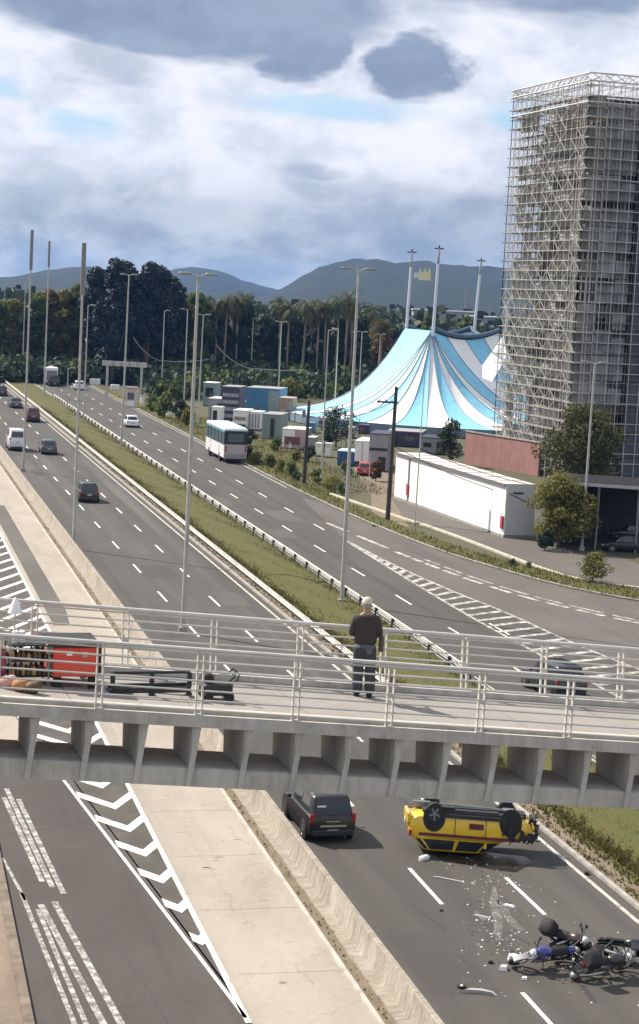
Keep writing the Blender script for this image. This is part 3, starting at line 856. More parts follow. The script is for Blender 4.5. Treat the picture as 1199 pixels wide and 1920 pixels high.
mb = MB(); mb.path([(0.18, 0.0, 0.26), (0.30, 0.0, 0.36), (0.33, 0.0, 0.46), (0.26, 0.0, 0.50), (0.20, 0, 0.44)], 0.018, 6); mb.build('handle', M_DARK, ct)
mb = MB(); mb.path([(0.18, 0.22, 0.26), (0.30, 0.22, 0.36), (0.33, 0.22, 0.46), (0.26, 0.22, 0.50), (0.20, .22, 0.44)], 0.018, 6); mb.build('handle', M_DARK, ct)
for x in (-0.22, 0.14):
    for y in (-0.10, 0.30):
        mb = MB(); mb.lathe([(0.0, -.025), (0.085, -.025), (0.085, .025), (0.0, .025)], 12, 0, Matrix.Translation((x, y, 0.088)) @ Matrix.Rotation(R(90), 4, 'X'))
        mb.build('wheel', M_BLACK, ct, 40)

# ---------------------------------------------------------------- scaffolded tower
TN = site(1060, 905)
TL = (VR * -0.283 + VD * 0.959).normalized()           # along the sunlit face, away from the camera
TR = (VR * 0.959 + VD * 0.283).normalized()            # along the shaded face, to the right
TH, LA, LB = 47.2, 24.0, 22.0
def tp(a, b, z): return TL * a + TR * b + Vector((0, 0, z))
M_BRICKR = plain('raw_brick', (0.26, 0.15, 0.10), 0.9, var=0.3, vscale=0.8)
M_TCON = plain('raw_concrete', (0.34, 0.335, 0.31), 0.9, var=0.3, vscale=0.5)
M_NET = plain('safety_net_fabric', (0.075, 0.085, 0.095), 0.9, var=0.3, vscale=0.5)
M_TUBE = plain('scaffold_tube', (0.50, 0.485, 0.455), 0.5, 0.3, 0.2, 0.6)
M_PLANK = plain('scaffold_plank', (0.26, 0.245, 0.215), 0.9, var=0.3, vscale=1.0)
bld = thing('tower_building', 'bare concrete and brick tower block standing inside scaffolding', 'building', tuple(TN))
INS, BTOP = 3.2, 43.6
def tquad(mb, a0, b0, a1, b1, z0, z1, mi=0): mb.poly([tp(a0, b0, z0), tp(a1, b1, z0), tp(a1, b1, z1), tp(a0, b0, z1)], mi)
nfl = 15; fh = BTOP / nfl
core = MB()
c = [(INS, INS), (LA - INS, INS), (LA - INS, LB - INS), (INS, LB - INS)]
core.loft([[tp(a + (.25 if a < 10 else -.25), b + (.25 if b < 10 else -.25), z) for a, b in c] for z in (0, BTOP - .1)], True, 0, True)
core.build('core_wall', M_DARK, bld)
random.seed(5)
for f in range(nfl + 1):
    mb = MB(); z = f * fh
    mb.loft([[tp(a + (-.12 if a < 10 else .12), b + (-.12 if b < 10 else .12), zz) for a, b in c] for zz in (z - .22 if f else 0, z + .08)], True, 0, True)
    mb.build('floor_slab', M_TCON, bld)
for face in range(2):
    L = (LA if face == 0 else LB) - 2 * INS
    nb = 5; bwid = L / nb
    for f in range(nfl):
        z0, z1 = f * fh + .08, (f + 1) * fh - .22
        for k in range(nb):
            u0 = INS + k * bwid
            def P(u, z, d=0.0):
                return tp(u, INS + d, z) if face == 0 else tp(INS + d, u, z)
            wall_m = M_BRICKR if (f > 10 and k == 0) or random.random() < 0.25 else M_TCON
            mb = MB()
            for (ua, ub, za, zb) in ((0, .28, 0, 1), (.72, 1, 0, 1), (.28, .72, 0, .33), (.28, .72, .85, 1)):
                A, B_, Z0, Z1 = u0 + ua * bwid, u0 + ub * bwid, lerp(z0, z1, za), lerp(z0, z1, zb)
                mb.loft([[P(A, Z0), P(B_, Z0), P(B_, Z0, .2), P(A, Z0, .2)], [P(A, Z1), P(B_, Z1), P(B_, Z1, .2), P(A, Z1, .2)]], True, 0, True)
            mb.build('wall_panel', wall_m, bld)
# debris netting: dark sheets hung outside the shaded face, torn pale sheets in the sunlit bays
def net_sheet(face, u0, u1, z0, z1, off, mat, sag=.12):
    mb = MB(); n = 4
    P = []
    for i in range(n + 1):
        u = lerp(u0, u1, i / n); d = off + sag * math.sin(math.pi * i / n) * random.uniform(.4, 1)
        P.append((u, d))
    for (a0, d0), (a1, d1) in zip(P[:-1], P[1:]):
        q = [(a0, d0, z0), (a1, d1, z0), (a1, d1 - .05, z1), (a0, d0 - .05, z1)]
        for dd in (0, .015):
            pts = [tp(u, d + dd, z) if face == 0 else tp(d + dd, u, z) for u, d, z in q]
            mb.poly(pts if dd == 0 else pts[::-1])
    return mb.build('safety_net', mat, bld)
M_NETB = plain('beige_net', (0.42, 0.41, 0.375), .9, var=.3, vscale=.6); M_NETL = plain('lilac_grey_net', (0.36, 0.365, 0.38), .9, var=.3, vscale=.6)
for f in range(15):
    z0, z1 = f * 3.05 + .1, (f + 1) * 3.05 - .02
    for k in range(4):
        u0 = 7.2 + 3.7 * k
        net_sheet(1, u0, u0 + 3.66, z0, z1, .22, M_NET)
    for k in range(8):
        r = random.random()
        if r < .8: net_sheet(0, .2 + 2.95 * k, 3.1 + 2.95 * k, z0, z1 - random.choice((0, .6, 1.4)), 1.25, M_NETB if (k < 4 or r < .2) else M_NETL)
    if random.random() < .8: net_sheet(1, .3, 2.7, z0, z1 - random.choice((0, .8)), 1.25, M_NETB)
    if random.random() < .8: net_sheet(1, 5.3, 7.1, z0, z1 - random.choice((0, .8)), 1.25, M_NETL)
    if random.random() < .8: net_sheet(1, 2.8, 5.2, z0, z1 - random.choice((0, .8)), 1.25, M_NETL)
scf = thing('scaffolding', 'tall steel tube scaffolding wrapped round the bare tower block', 'scaffolding', tuple(TN))
def face_pts(face, u, lay):
    d = lay
    if face == 0: return (u, d)
    if face == 1: return (d, u)
    if face == 2: return (u, LB - d)
    return (LA - d, u)
st, lg, br, pk = MB(), MB(), MB(), MB()
lift = 1.2; nl = int(TH / lift)
random.seed(21)
for face in range(4):
    L = LA if face in (0, 2) else LB
    nb = 15; du = L / nb
    for lay in ((0.0, 1.1, 2.3) if face < 2 else (0.0, 1.1)):
        top = TH if lay < 2 else BTOP
        for k in range(nb + 1):
            if face >= 2 and k % 2: continue
            a, b = face_pts(face, k * du, lay)
            st.tube(tp(a, b, 0), tp(a, b, top + random.uniform(0, .5) * (lay < 2)), 0.055, 4, caps=False)
        for j in range(1, nl + 1):
            z = j * lift
            if z > top: continue
            if face >= 2 and j % 2: continue
            if face == 1 and lay == 0.0 and j % 3 == 1: continue
            a, b = face_pts(face, -0.35, lay); a2, b2 = face_pts(face, L + 0.35, lay)
            lg.tube(tp(a, b, z), tp(a2, b2, z), 0.05, 4, caps=False)
    if face < 2:
        for j in range(nl):
            z = j * lift
            for k in range(nb + 1 if face == 0 else 5):
                a, b = face_pts(face, k * du, -0.45); a2, b2 = face_pts(face, k * du, 2.3 if z < BTOP else 1.1)
                lg.tube(tp(a, b, z + lift - .08), tp(a2, b2, z + lift - .08), 0.05, 4, caps=False)
                if k < nb and face == 0 and random.random() < .6:
                    u0, u1 = (k * du, (k + 1) * du) if (k + j) % 2 else ((k + 1) * du, k * du)
                    a, b = face_pts(face, u0, 0.0); a2, b2 = face_pts(face, u1, 0.0)
                    br.tube(tp(a, b, z), tp(a2, b2, z + lift), 0.045, 4, caps=False)
            if True:
                for k in range(nb):
                    if random.random() < 0.85:
                        a, b = face_pts(face, k * du + .05, 0.2); a2, b2 = face_pts(face, (k + 1) * du - .05, 1.0)
                        if face == 0: pk.loft([[tp(a, b, z + .02 + h), tp(a2, b, z + .02 + h), tp(a2, b2, z + .02 + h), tp(a, b2, z + .02 + h)] for h in (0, .06)], True, 0, True)
                        else: pk.loft([[tp(a, b, z + .02 + h), tp(a, b2, z + .02 + h), tp(a2, b2, z + .02 + h), tp(a2, b, z + .02 + h)] for h in (0, .06)], True, 0, True)
tag(st.build('standards', M_TUBE, scf), kind='stuff')
tag(lg.build('ledgers', M_TUBE, scf), kind='stuff')
tag(br.build('braces', M_TUBE, scf), kind='stuff')
tag(pk.build('planks', M_PLANK, scf), kind='stuff')
# lattice roof over the scaffold
rf = MB()
for face in range(4):
    L = LA if face in (0, 2) else LB
    for z in (TH - 2.4, TH, TH + .9):
        a, b = face_pts(face, -.3, -0.3); a2, b2 = face_pts(face, L + .3, -0.3)
        rf.tube(tp(a, b, z), tp(a2, b2, z), 0.09, 5)
    nb = 15
    for k in range(nb):
        a, b = face_pts(face, k * L / nb, -.3); a2, b2 = face_pts(face, (k + 1) * L / nb, -.3)
        z0, z1 = (TH, TH + .9)
        rf.tube(tp(a, b, z0), tp(a2, b2, z1), 0.055, 4); rf.tube(tp(a2, b2, z0), tp(a, b, z1), 0.055, 4)
for k in range(9):
    b = LB * k / 8
    rf.tube(tp(0, b, TH + .9), tp(LA, b, TH + .9), 0.07, 4)
    rf.tube(tp(0, b, TH), tp(LA, b, TH), 0.06, 4)
    n = 14
    for i in range(n):
        rf.tube(tp(LA * i / n, b, TH + (.9 if i % 2 else 0)), tp(LA * (i + 1) / n, b, TH + (0 if i % 2 else .9)), 0.045, 4)
tag(rf.build('roof_trusses', M_TUBE, scf), kind='stuff')
rs = MB(); rs.loft([[tp(3.5, 3.5, z), tp(LA - .5, 3.5, z), tp(LA - .5, LB - .5, z), tp(3.5, LB - .5, z)] for z in (TH - 1.6, TH - 1.5)], True, 0, True)
rs.build('roof_sheet', plain('roof_sheeting', (0.10, 0.11, 0.15), 0.7), scf)

# ---------------------------------------------------------------- circus tent
TC = VR * 20.8 + VD * 313.0
tent = thing('circus_tent', 'blue and white striped circus tent with four tall masts', 'tent', (TC.x, TC.y, 0))
M_TW = plain('white_canvas', (0.80, 0.79, 0.77), 0.6, var=0.05, vscale=0.5)
M_TB = plain('blue_canvas', (0.22, 0.53, 0.70), 0.6, var=0.12, vscale=0.5)
M_SEAM = plain('canvas_seam', (0.16, 0.22, 0.30), 0.7)
ZP, RO, ZE = 15.9, 27.3, 1.5
def tv(lat, dep, z): return VR * lat + VD * dep + Vector((0, 0, z))
def mast_xy(px, zb, dep):
    return ((px - 620) / 3500.0 * dep - 20.8, dep - 313.0)
masts = [mast_xy(812, 0, 303.5), mast_xy(762, 0, 313.5), mast_xy(884, 0, 326.0), mast_xy(938, 0, 314.5)]   # front, left, back, right
tops = [(824, 466), (773, 473), (903, 489), (955, 560)]
M_MAST = plain('mast_paint', (0.62, 0.67, 0.74), 0.4, 0.2)
for (la, de), (tx, ty) in zip(masts, tops):
    T = at_depth(tx, ty, (de + 313.0) * 1.0)
    T = VR * la * 0 + T - Vector((TC.x, TC.y, 0))
    foot = tv(la, de, 0)
    rim = foot + (T - foot) * (ZP / T.z)
    mb = MB()
    m = MB(); m.tube(foot, T, 0.34, 10, 0, 0.2); mo = m.build('mast', M_MAST, tent, 40)
    h = MB(); h.tube(T + (foot - T).normalized() * 2.4, T, 0.22, 8, 0, 0.20); h.tube(T - VR * .75, T + VR * .75, 0.11, 6); h.tube(T, T + Vector((0, 0, .5)), 0.12, 6)
    h.build('mast_head', M_DARK, mo)
def cpos(phi):
    """outer edge of the canvas"""
    return (RO * math.sin(phi), -RO * math.cos(phi))
angs = [math.atan2(m[0], -m[1]) for m in masts]         # 0 = towards the camera, + = right
order = sorted(range(4), key=lambda i: angs[i])
def inner_pt(phi):
    """where a stripe starts: a mast head, or the sagging ridge between two heads"""
    for i in order:
        half = R(68) if i == 0 else R(18)
        d = (phi - angs[i] + math.pi) % (2 * math.pi) - math.pi
        if abs(d) <= half: return (masts[i][0], masts[i][1], ZP)
    best = None
    for q in range(4):
        i, j = order[q], order[(q + 1) % 4]
        span = (angs[j] - angs[i]) % (2 * math.pi)
        d = (phi - angs[i]) % (2 * math.pi)
        hi_, hj_ = (R(68) if i == 0 else R(18)), (R(68) if j == 0 else R(18))
        if d <= span:
            t = (d - hi_) / max(1e-3, span - hi_ - hj_)
            t = min(1, max(0, t))
            sag = 1.3 * 4 * t * (1 - t)
            return (lerp(masts[i][0], masts[j][0], t), lerp(masts[i][1], masts[j][1], t), ZP - sag)
    return (masts[0][0], masts[0][1], ZP)
NS = 34; NR = 14
def canvas_pt(phi, t, lift=0.0):
    ix, iy, iz = inner_pt(phi); ox, oy = cpos(phi)
    prof = (1 - t) ** 2.9 * 0.84 + (1 - t) * 0.16
    z = ZE + (iz - ZE) * prof
    return tv(lerp(ix, ox, t), lerp(iy, oy, t), z + lift)
for k in range(NS):
    p0, p1 = 2 * math.pi * k / NS, 2 * math.pi * (k + 1) / NS
    mb = MB()
    cols = 4
    for i in range(cols + 1):
        ph = lerp(p0, p1, i / cols)
        for j in range(NR + 1):
            t = j / NR
            billow = 0.24 * math.sin(math.pi * i / cols) * math.sin(math.pi * min(1, t * 1.05))
            mb.v.append(canvas_pt(ph, t, -billow))
    w = NR + 1
    for i in range(cols):
        for j in range(NR):
            mb.f.append((i * w + j, i * w + j + 1, (i + 1) * w + j + 1, (i + 1) * w + j)); mb.mi.append(0)
    mb.build('canvas_panel', M_TW if k % 2 else M_TB, tent, 60)
    sm = MB(); sm.path([canvas_pt(p0, j / NR, 0.03) for j in range(NR + 1)], 0.07, 4)
    sm.build('seam_rope', M_SEAM, tent)
    wl = MB()
    a, b = canvas_pt(p0, 1.0), canvas_pt(p1, 1.0)
    wl.poly([a, b, Vector((b.x, b.y, 0.1)), Vector((a.x, a.y, 0.1))])
    wl.build('side_or_blocking_wall', M_SEAM, tent)
# dark crown canvas slung between the mast heads, and the loose flap at the right
cr = MB(); n = 10
q = [masts[i] for i in (1, 0, 3, 2)]
grid = []
for i in range(n + 1):
    row = []
    for j in range(n + 1):
        u, v = i / n, j / n
        la = lerp(lerp(q[0][0], q[1][0], u), lerp(q[3][0], q[2][0], u), v); de = lerp(lerp(q[0][1], q[1][1], u), lerp(q[3][1], q[2][1], u), v)
        z = ZP + 0.25 - 1.25 * (1 - (1 - 4 * u * (1 - u)) * (1 - 4 * v * (1 - v)))
        row.append(tv(la, de, z))
    grid.append(row)
for i in range(n):
    for j in range(n):
        cr.poly([grid[i][j], grid[i + 1][j], grid[i + 1][j + 1], grid[i][j + 1]])
cr.build('crown_canvas', plain('crown_canvas_cloth', (0.06, 0.09, 0.15), 0.7), tent)
rg = MB()
for (i, j) in ((0, 3), (3, 2), (2, 1)):
    a, b = masts[i], masts[j]
    rg.path([tv(lerp(a[0], b[0], t / 8), lerp(a[1], b[1], t / 8), ZP + 0.55 - 1.3 * 4 * (t / 8) * (1 - t / 8)) for t in range(9)], 0.36, 8)
rg.build('crown_roll', plain('crown_roll_cloth', (0.07, 0.11, 0.17), 0.7), tent)
fl = MB()
F0 = [at_depth(905, 684, 296), at_depth(945, 628, 303), at_depth(951, 668, 299), at_depth(922, 716, 292), at_depth(905, 708, 292.5)]
F0 = [p - Vector((TC.x, TC.y, 0)) for p in F0]
cen = sum(F0, Vector()) / 5 + Vector((0, 0, -0.4))
for a, b in zip(F0, F0[1:] + F0[:1]): fl.poly([a, b, cen])
fl.build('door_flap', M_TW, tent)
# guy ropes and pegs
for k in range(0, NS, 3):
    ph = 2 * math.pi * k / NS
    a = canvas_pt(ph, 1.0); ox, oy = cpos(ph)
    g = tv(ox * 1.12, oy * 1.12, 0.0)
    mb = MB(); mb.tube(a, g, 0.03, 4); mb.build('guy_rope', M_GREYM, tent)
# the sign hung between the masts
sg = at_depth(797, 514, 308)
sgn = thing('mast_sign', 'small pale yellow sign hung between the tent masts', 'sign', tuple(sg), -YAW)
M_SGN = plain('sign_yellow', (0.62, 0.58, 0.33), 0.6)
mb = MB(); mb.box((0, 0, -0.35), (2.0, 0.16, 1.3)); mb.build('board', M_SGN, sgn)
mb = MB(); mb.prism([(-.9, 0), (-.5, 0), (-.7, .0)], 0, 1)
cr = MB()
for x in (-.75, 0.0, .75):
    cr.loft([[(x - .24, -.06, 0.30), (x + .24, -.06, .30), (x + .24, .06, .30), (x - .24, .06, .30)], [(x - .05, -.06, .95), (x + .05, -.06, .95), (x + .05, .06, .95), (x - .05, .06, .95)]], True, 0, True)
cr.build('crown_points', M_SGN, sgn)
mb = MB(); mb.box((-1.4, 0.02, -0.25), (0.75, 0.12, 0.9)); mb.build('side_board', plain('sign_white', (0.5, 0.55, 0.6), 0.6), sgn)
for (la, de), (tx, ty) in list(zip(masts, tops))[:2]:
    foot = Vector((TC.x, TC.y, 0)) + tv(la, de, 0); T = at_depth(tx, ty, de + 313)
    p = foot + (T - foot) * ((sg.z + 0.3) / T.z)
    mb = MB(); mb.tube(p - sg, (Vector((-1.0 if tx < 797 else 1.0, 0, 0.28))) if False else (VR * (-0.9 if tx < 797 else .9) + Vector((0, 0, .28))), 0.035, 4)
    o = mb.build('sling_wire', M_DARK, sgn); o.rotation_euler = (0, 0, YAW)
# ---------------------------------------------------------------- white shed, brick wall, canopy
def frame_at(p, q):
    """origin p, x axis to q on the ground"""
    d = Vector((q.x - p.x, q.y - p.y, 0)); return d.length, math.atan2(d.y, d.x)
SA, SB = site(739, 933), site(944, 1008)
L, rz = frame_at(SA, SB)
shed = thing('white_shed', 'long white walled shed with a pale flat roof beside the scaffolding', 'shed', tuple(SA), rz)
SH, SD = 4.75, 2.9
M_SHEDW = plain('shed_white', (0.80, 0.79, 0.78), 0.6, var=0.04, vscale=0.4)
M_SHEDG = plain('shed_grey_shade', (0.50, 0.51, 0.50), 0.7, var=0.06, vscale=0.7)
M_SHEDR = plain('shed_roof', (0.55, 0.50, 0.47), 0.8, var=0.12, vscale=0.5)
x = 0.0; first = True
cuts = [0.0, 4.1] + [4.6 + (L - 4.6) * k / 6 for k in range(7)]
for a, b in zip(cuts[:-1], cuts[1:]):
    mb = MB()
    if abs(a - 4.1) < .01:
        mb.box(((a + b) / 2, 0.25, SH / 2), (b - a - .01, 0.1, SH - 0.1)); mb.build('gap_panel', M_SHEDG, shed); continue
    mb.box(((a + b) / 2, 0.06, SH / 2 + .1), (b - a - 0.025, 0.12, SH - 0.2)); mb.build('wall_panel', M_SHEDW, shed)
mb = MB(); mb.box((L - .06, SD / 2 + .06, SH / 2 + .1), (0.12, SD - .1, SH - .2)); mb.build('end_wall', M_SHEDG, shed)  # end turned from the sun, its shade put into a greyer colour
mb = MB(); mb.box((.06, SD / 2 + .06, SH / 2 + .1), (0.12, SD - .1, SH - .2)); mb.build('end_wall', M_SHEDW, shed)
mb = MB(); mb.box((L / 2, SD - .06, SH / 2 + .1), (L - .3, 0.12, SH - .2)); mb.build('back_or_blocking_wall', M_SHEDW, shed)
mb = MB(); mb.box((L / 2, SD / 2, 0.07), (L + .1, SD + .1, 0.14)); mb.build('plinth', M_CONC, shed)
nrs = 9
for k in range(nrs):
    a, b = L * k / nrs, L * (k + 1) / nrs
    mb = MB(); mb.box(((a + b) / 2, SD / 2, SH + .04), (b - a - .03, SD + .3, 0.07)); mb.box((b - .05, SD / 2, SH + .10), (.06, SD + .3, .05))
    mb.build('roof_panel', M_SHEDR, shed)
mb = MB(); mb.box((L / 2, -0.17, SH - .02), (L + .1, .05, .26)); mb.build('gutter', M_GREYM, shed)
for x in (4.35, L - .35):
    mb = MB(); mb.box((x, -0.1, 1.35), (0.5, 0.14, 1.15)); rb = mb.build('red_cabinet', plain('hydrant_red', (0.42, 0.05, 0.05), 0.5), shed)
    mb = MB(); mb.box((x + .16, -0.18, 1.35), (0.05, 0.03, .2)); mb.build('latch', M_CHROME, rb)
mb = MB(); mb.box((4.35, -.02, 2.5), (0.28, .10, 4.3)); mb.build('down_pipe', M_GREYM, shed)
mb = MB(); mb.tube((L + .02, .3, 4.0), (L + .02, SD, 2.9), 0.04, 5); mb.build('cable', M_DARK, shed)
mb = MB(); mb.box((L + .04, 1.2, 4.05), (.06, 1.0, .14)); mb.build('lamp', M_DARK, shed)

W0, W1 = site(872, 868), site(1010, 893)
L, rz = frame_at(W0, W1)
bw = thing('brick_wall', 'dull red boundary wall behind the white shed', 'wall', tuple(W0), rz)
n = 8
M_BW = plain('dull_red_render', (0.30, 0.15, 0.14), 0.85, var=0.15, vscale=0.6)
for k in range(n):
    mb = MB(); mb.box((L * (k + .5) / n, 0, 2.05), (L / n - .03, 0.2, 4.1)); mb.build('wall_panel', M_BW, bw)
mb = MB(); mb.box((L / 2, 0, 4.18), (L + .2, .4, .14)); mb.build('coping', M_CONC, bw)
C0, C1 = site(1018, 1026), site(1290, 1046)
L, rz = frame_at(C0, C1)
CH, CD = 5.7, 9.5
cp = thing('parking_canopy', 'flat dark parking canopy with a pale grey fascia in front of the tower', 'canopy', tuple(C0), rz)
mb = MB(); mb.box((L / 2, CD / 2, CH), (L, CD, .14)); mb.build('roof', plain('dark_felt', (.022, .022, .024), .95, spec=.1), cp)
mb = MB(); mb.box((L / 2, -.06, CH + .02), (L + .1, .08, .24)); mb.build('fascia', plain('fascia_grey', (0.36, 0.37, 0.37), .6), cp)
mb = MB(); mb.box((L / 2, CD - .1, CH / 2), (L, .16, CH - .2)); mb.build('back_or_blocking_wall', M_WOOD, cp)  # added dark wall, blocks light so the space under the canopy stays dark
mb = MB(); mb.box((.1, CD * .55, CH / 2), (.16, CD * .88, CH - .2)); mb.build('side_or_blocking_wall', M_WOOD, cp)  # added as well, closes the left side against the sun
for k in range(4):
    mb = MB(); mb.tube((L * (k + .3) / 3.6, .6, 0), (L * (k + .3) / 3.6, .6, CH - .08), .11, 8); mb.build('post', M_GREYM, cp)
    mb = MB(); mb.box((L * (k + .3) / 3.6, CD / 2, CH - .2), (.16, CD - .6, .22)); mb.build('beam', M_GREYM, cp)
# far apartment blocks beyond the tent
def far_block(label, px, py_top, dep, w, floors, rz):
    top = at_depth(px, py_top, dep); hgt = top.z
    b = thing('apartment_block', label, 'building', (top.x, top.y, 0), rz)
    d = 14; fhh = 3.1
    mb = MB(); mb.box((0, 0, (hgt - .4) / 2), (w, d, hgt - .4)); mb.build('wall', plain('far_wall', (0.30, 0.32, 0.34), .8, var=.15, vscale=.2), b)
    mb = MB(); mb.box((0, 0, hgt - .2), (w + .8, d + .8, .4)); mb.build('roof', plain('far_roof', (0.5, 0.52, 0.55), .8), b)
    for f in range(floors):
        z = hgt - 2.2 - f * fhh
        if z < 1: break
        mb = MB(); mb.box((0, -d / 2 - .7, z - .9), (w * .92, 1.36, 1.0)); mb.build('balcony', plain('far_balcony', (0.55, 0.57, 0.60), .8), b)
        for k in range(4):
            mb = MB(); mb.box((w * (-.36 + .24 * k), -d / 2 - .02, z + .25), (w * .13, .08, 1.5)); mb.build('window', M_GLASS, b)
far_block('grey apartment block rising behind the left tent mast', 800, 580, 620, 9, 6, -YAW)
far_block('apartment block with pale balconies behind the front tent mast', 838, 582, 640, 20, 7, -YAW - R(8))
far_block('apartment block with white balconies behind the tent at the scaffolding', 935, 594, 600, 18, 7, -YAW - R(5))
# ---------------------------------------------------------------- vegetation
def leaf_cloud(mb, clumps, per, leaf, rng, mi_of=lambda r: 0):
    for (c, r) in clumps:
        c = Vector(c)
        for _ in range(per):
            while True:
                d = Vector((rng.uniform(-1, 1), rng.uniform(-1, 1), rng.uniform(-1, 1)))
                if 0.05 < d.length <= 1: break
            d = d.normalized() * (0.45 + 0.55 * rng.random() ** 0.5)
            p = c + Vector((d.x * r[0], d.y * r[1], d.z * r[2]))
            n = (d + Vector((rng.uniform(-1, 1), rng.uniform(-1, 1), rng.uniform(-.6, 1)))).normalized()
            a = n.orthogonal().normalized(); b = n.cross(a)
            an = rng.uniform(0, 6.28); a, b = a * math.cos(an) + b * math.sin(an), b * math.cos(an) - a * math.sin(an)
            s = leaf * rng.uniform(0.6, 1.35)
            mb.add([p - a * s, p - b * s * .55, p + a * s, p + b * s * .55], [(0, 1, 2, 3)], mi_of(rng))
def tree_meshes(seed, h, crown_w, trunk_h, nclump, per, leaf, flat=0.8, cs=1.0):
    """unit-free tree: returns (trunk mesh builder, crown mesh builder)"""
    rng = random.Random(seed)
    tk = MB(); cr = MB()
    lean = (rng.uniform(-.3, .3), rng.uniform(-.3, .3))
    r0 = h * 0.02 + .08
    pts = [(0, 0, -.1), (lean[0] * .3, lean[1] * .3, trunk_h * .5), (lean[0], lean[1], trunk_h), (lean[0] * 1.6, lean[1] * 1.6, trunk_h + (h - trunk_h) * .5)]
    tk.path(pts, [r0 * 1.2, r0, r0 * .8, r0 * .35], 7)
    clumps = []
    for k in range(nclump):
        a = rng.uniform(0, 6.28); t = (k + .5) / nclump
        zz = lerp(trunk_h + (h - trunk_h) * .12, h * .93, t ** .9)
        e = math.sin(math.pi * min(1, max(0, (zz - trunk_h * .85) / (h - trunk_h * .85)) * .86 + .12))
        rad = crown_w / 2 * e * rng.uniform(.25, .85)
        c = (lean[0] + rad * math.cos(a), lean[1] + rad * math.sin(a), zz)
        s = crown_w * rng.uniform(.13, .27) * cs
        clumps.append((c, (s, s, s * flat)))
        if k % 2 == 0:
            tk.path([pts[2], ((pts[2][0] + c[0]) / 2, (pts[2][1] + c[1]) / 2, (trunk_h + c[2]) / 2 + .3), c], [r0 * .45, r0 * .3, r0 * .12], 5)
    leaf_cloud(cr, clumps, per, leaf, rng)
    return tk, cr
M_LF = {
 'deep': leaf_mat('deep_green_leaves', (0.036, 0.053, 0.030)),
 'mid': leaf_mat('mid_green_leaves', (0.105, 0.135, 0.04), transl=.5),
 'olive': leaf_mat('olive_leaves', (0.18, 0.17, 0.045), transl=.5),
 'rust': leaf_mat('rusty_leaves', (0.20, 0.135, 0.05), transl=.5),
 'lime': leaf_mat('yellow_green_leaves', (0.15, 0.15, 0.035)),
 'pine': leaf_mat('dark_needles', (0.022, 0.030, 0.035), transl=0.05),
 'grass_a': leaf_mat('green_grass', (0.105, 0.105, 0.028)), 'grass_b': leaf_mat('dry_grass', (0.125, 0.102, 0.036)),
 'palm': leaf_mat('palm_leaves', (0.075, 0.085, 0.03)),
 'oak': leaf_mat('oak_leaves', (0.078, 0.080, 0.024), var=.6, transl=.35),
 'dry': leaf_mat('dry_leaves', (0.12, 0.06, 0.03)),
}
TREE_CACHE = {}
def place_tree(name, label, base, h, w, kind, variant, trunk=0.25, group=None, nclump=16, per=60, leaf=None, flat=.8, rz=None, cat='tree', cs=1.0):
    key = (kind, variant, nclump, per, round(trunk, 2), round(w / h, 1))
    if key not in TREE_CACHE:
        H = 10.0; W = H * w / h
        tk, cr = tree_meshes(variant * 13 + len(TREE_CACHE), H, W, H * trunk, nclump, per, (leaf or .45), flat, cs)
        TREE_CACHE[key] = (tk.mesh('trunk', M_BARK, 60), cr.mesh('crown', M_LF[kind]))
    tk, cr = TREE_CACHE[key]
    t = thing(name, label, cat, (base.x, base.y, 0), rz if rz is not None else random.uniform(0, 6.28), group)
    s = h / 10.0; t.scale = (s, s, s)
    obj_from(tk, 'trunk', t); obj_from(cr, 'crown', t)
    return t
def tree_px(name, label, bx, by, topy, wpx, kind, variant, **kw):
    b = site(bx, by); dep = math.hypot(b.x, b.y)
    top = at_depth(bx + (by - topy) * .05, topy, dep)
    w = wpx / FPX * dep
    return place_tree(name, label, b, top.z, w, kind, variant, **kw)
random.seed(31)
BT_ = 'trees along the far left edge of the highway'
left_trees = [
 (-8, 706, 562, 62, 'mid', 0, 'mid green tree at the far left edge of the picture'),
 (26, 704, 556, 64, 'olive', 1, 'olive green tree between the two leftmost lamp posts'),
 (62, 706, 545, 60, 'mid', 2, 'green tree behind the tallest pole at the left'),
 (88, 705, 538, 66, 'rust', 0, 'rusty orange tinged tree beside the second tall pole'),
 (122, 707, 541, 60, 'olive', 3, 'yellowish tree between the second and third tall poles'),
 (150, 708, 528, 56, 'mid', 1, 'green tree just left of the dark conifers'),
]
for bx, by, ty, w, k, v, lab in left_trees: tree_px('tree', lab, bx, by, ty, w, k, v, trunk=.08, nclump=26, per=170, leaf=.26, group=BT_)
dark = [(182, 716, 498, 62, 'leftmost of the tall dark conifers'), (206, 720, 484, 66, 'second tall dark conifer from the left, the highest of the clump'), (236, 716, 492, 70, 'tall dark conifer behind the broad lamp post'),
        (268, 718, 488, 66, 'tall dark conifer in the middle right of the clump'), (296, 717, 498, 62, 'tall dark conifer beside the short lamp post'), (322, 715, 520, 52, 'rightmost and lowest of the tall dark conifers')]
for i, (bx, by, ty, w, lab) in enumerate(dark):
    tree_px('conifer', lab, bx, by, ty, w, 'pine', i % 3, trunk=.04, nclump=40, per=240, leaf=.17, flat=1.3, group='tall dark conifers beyond the highway')
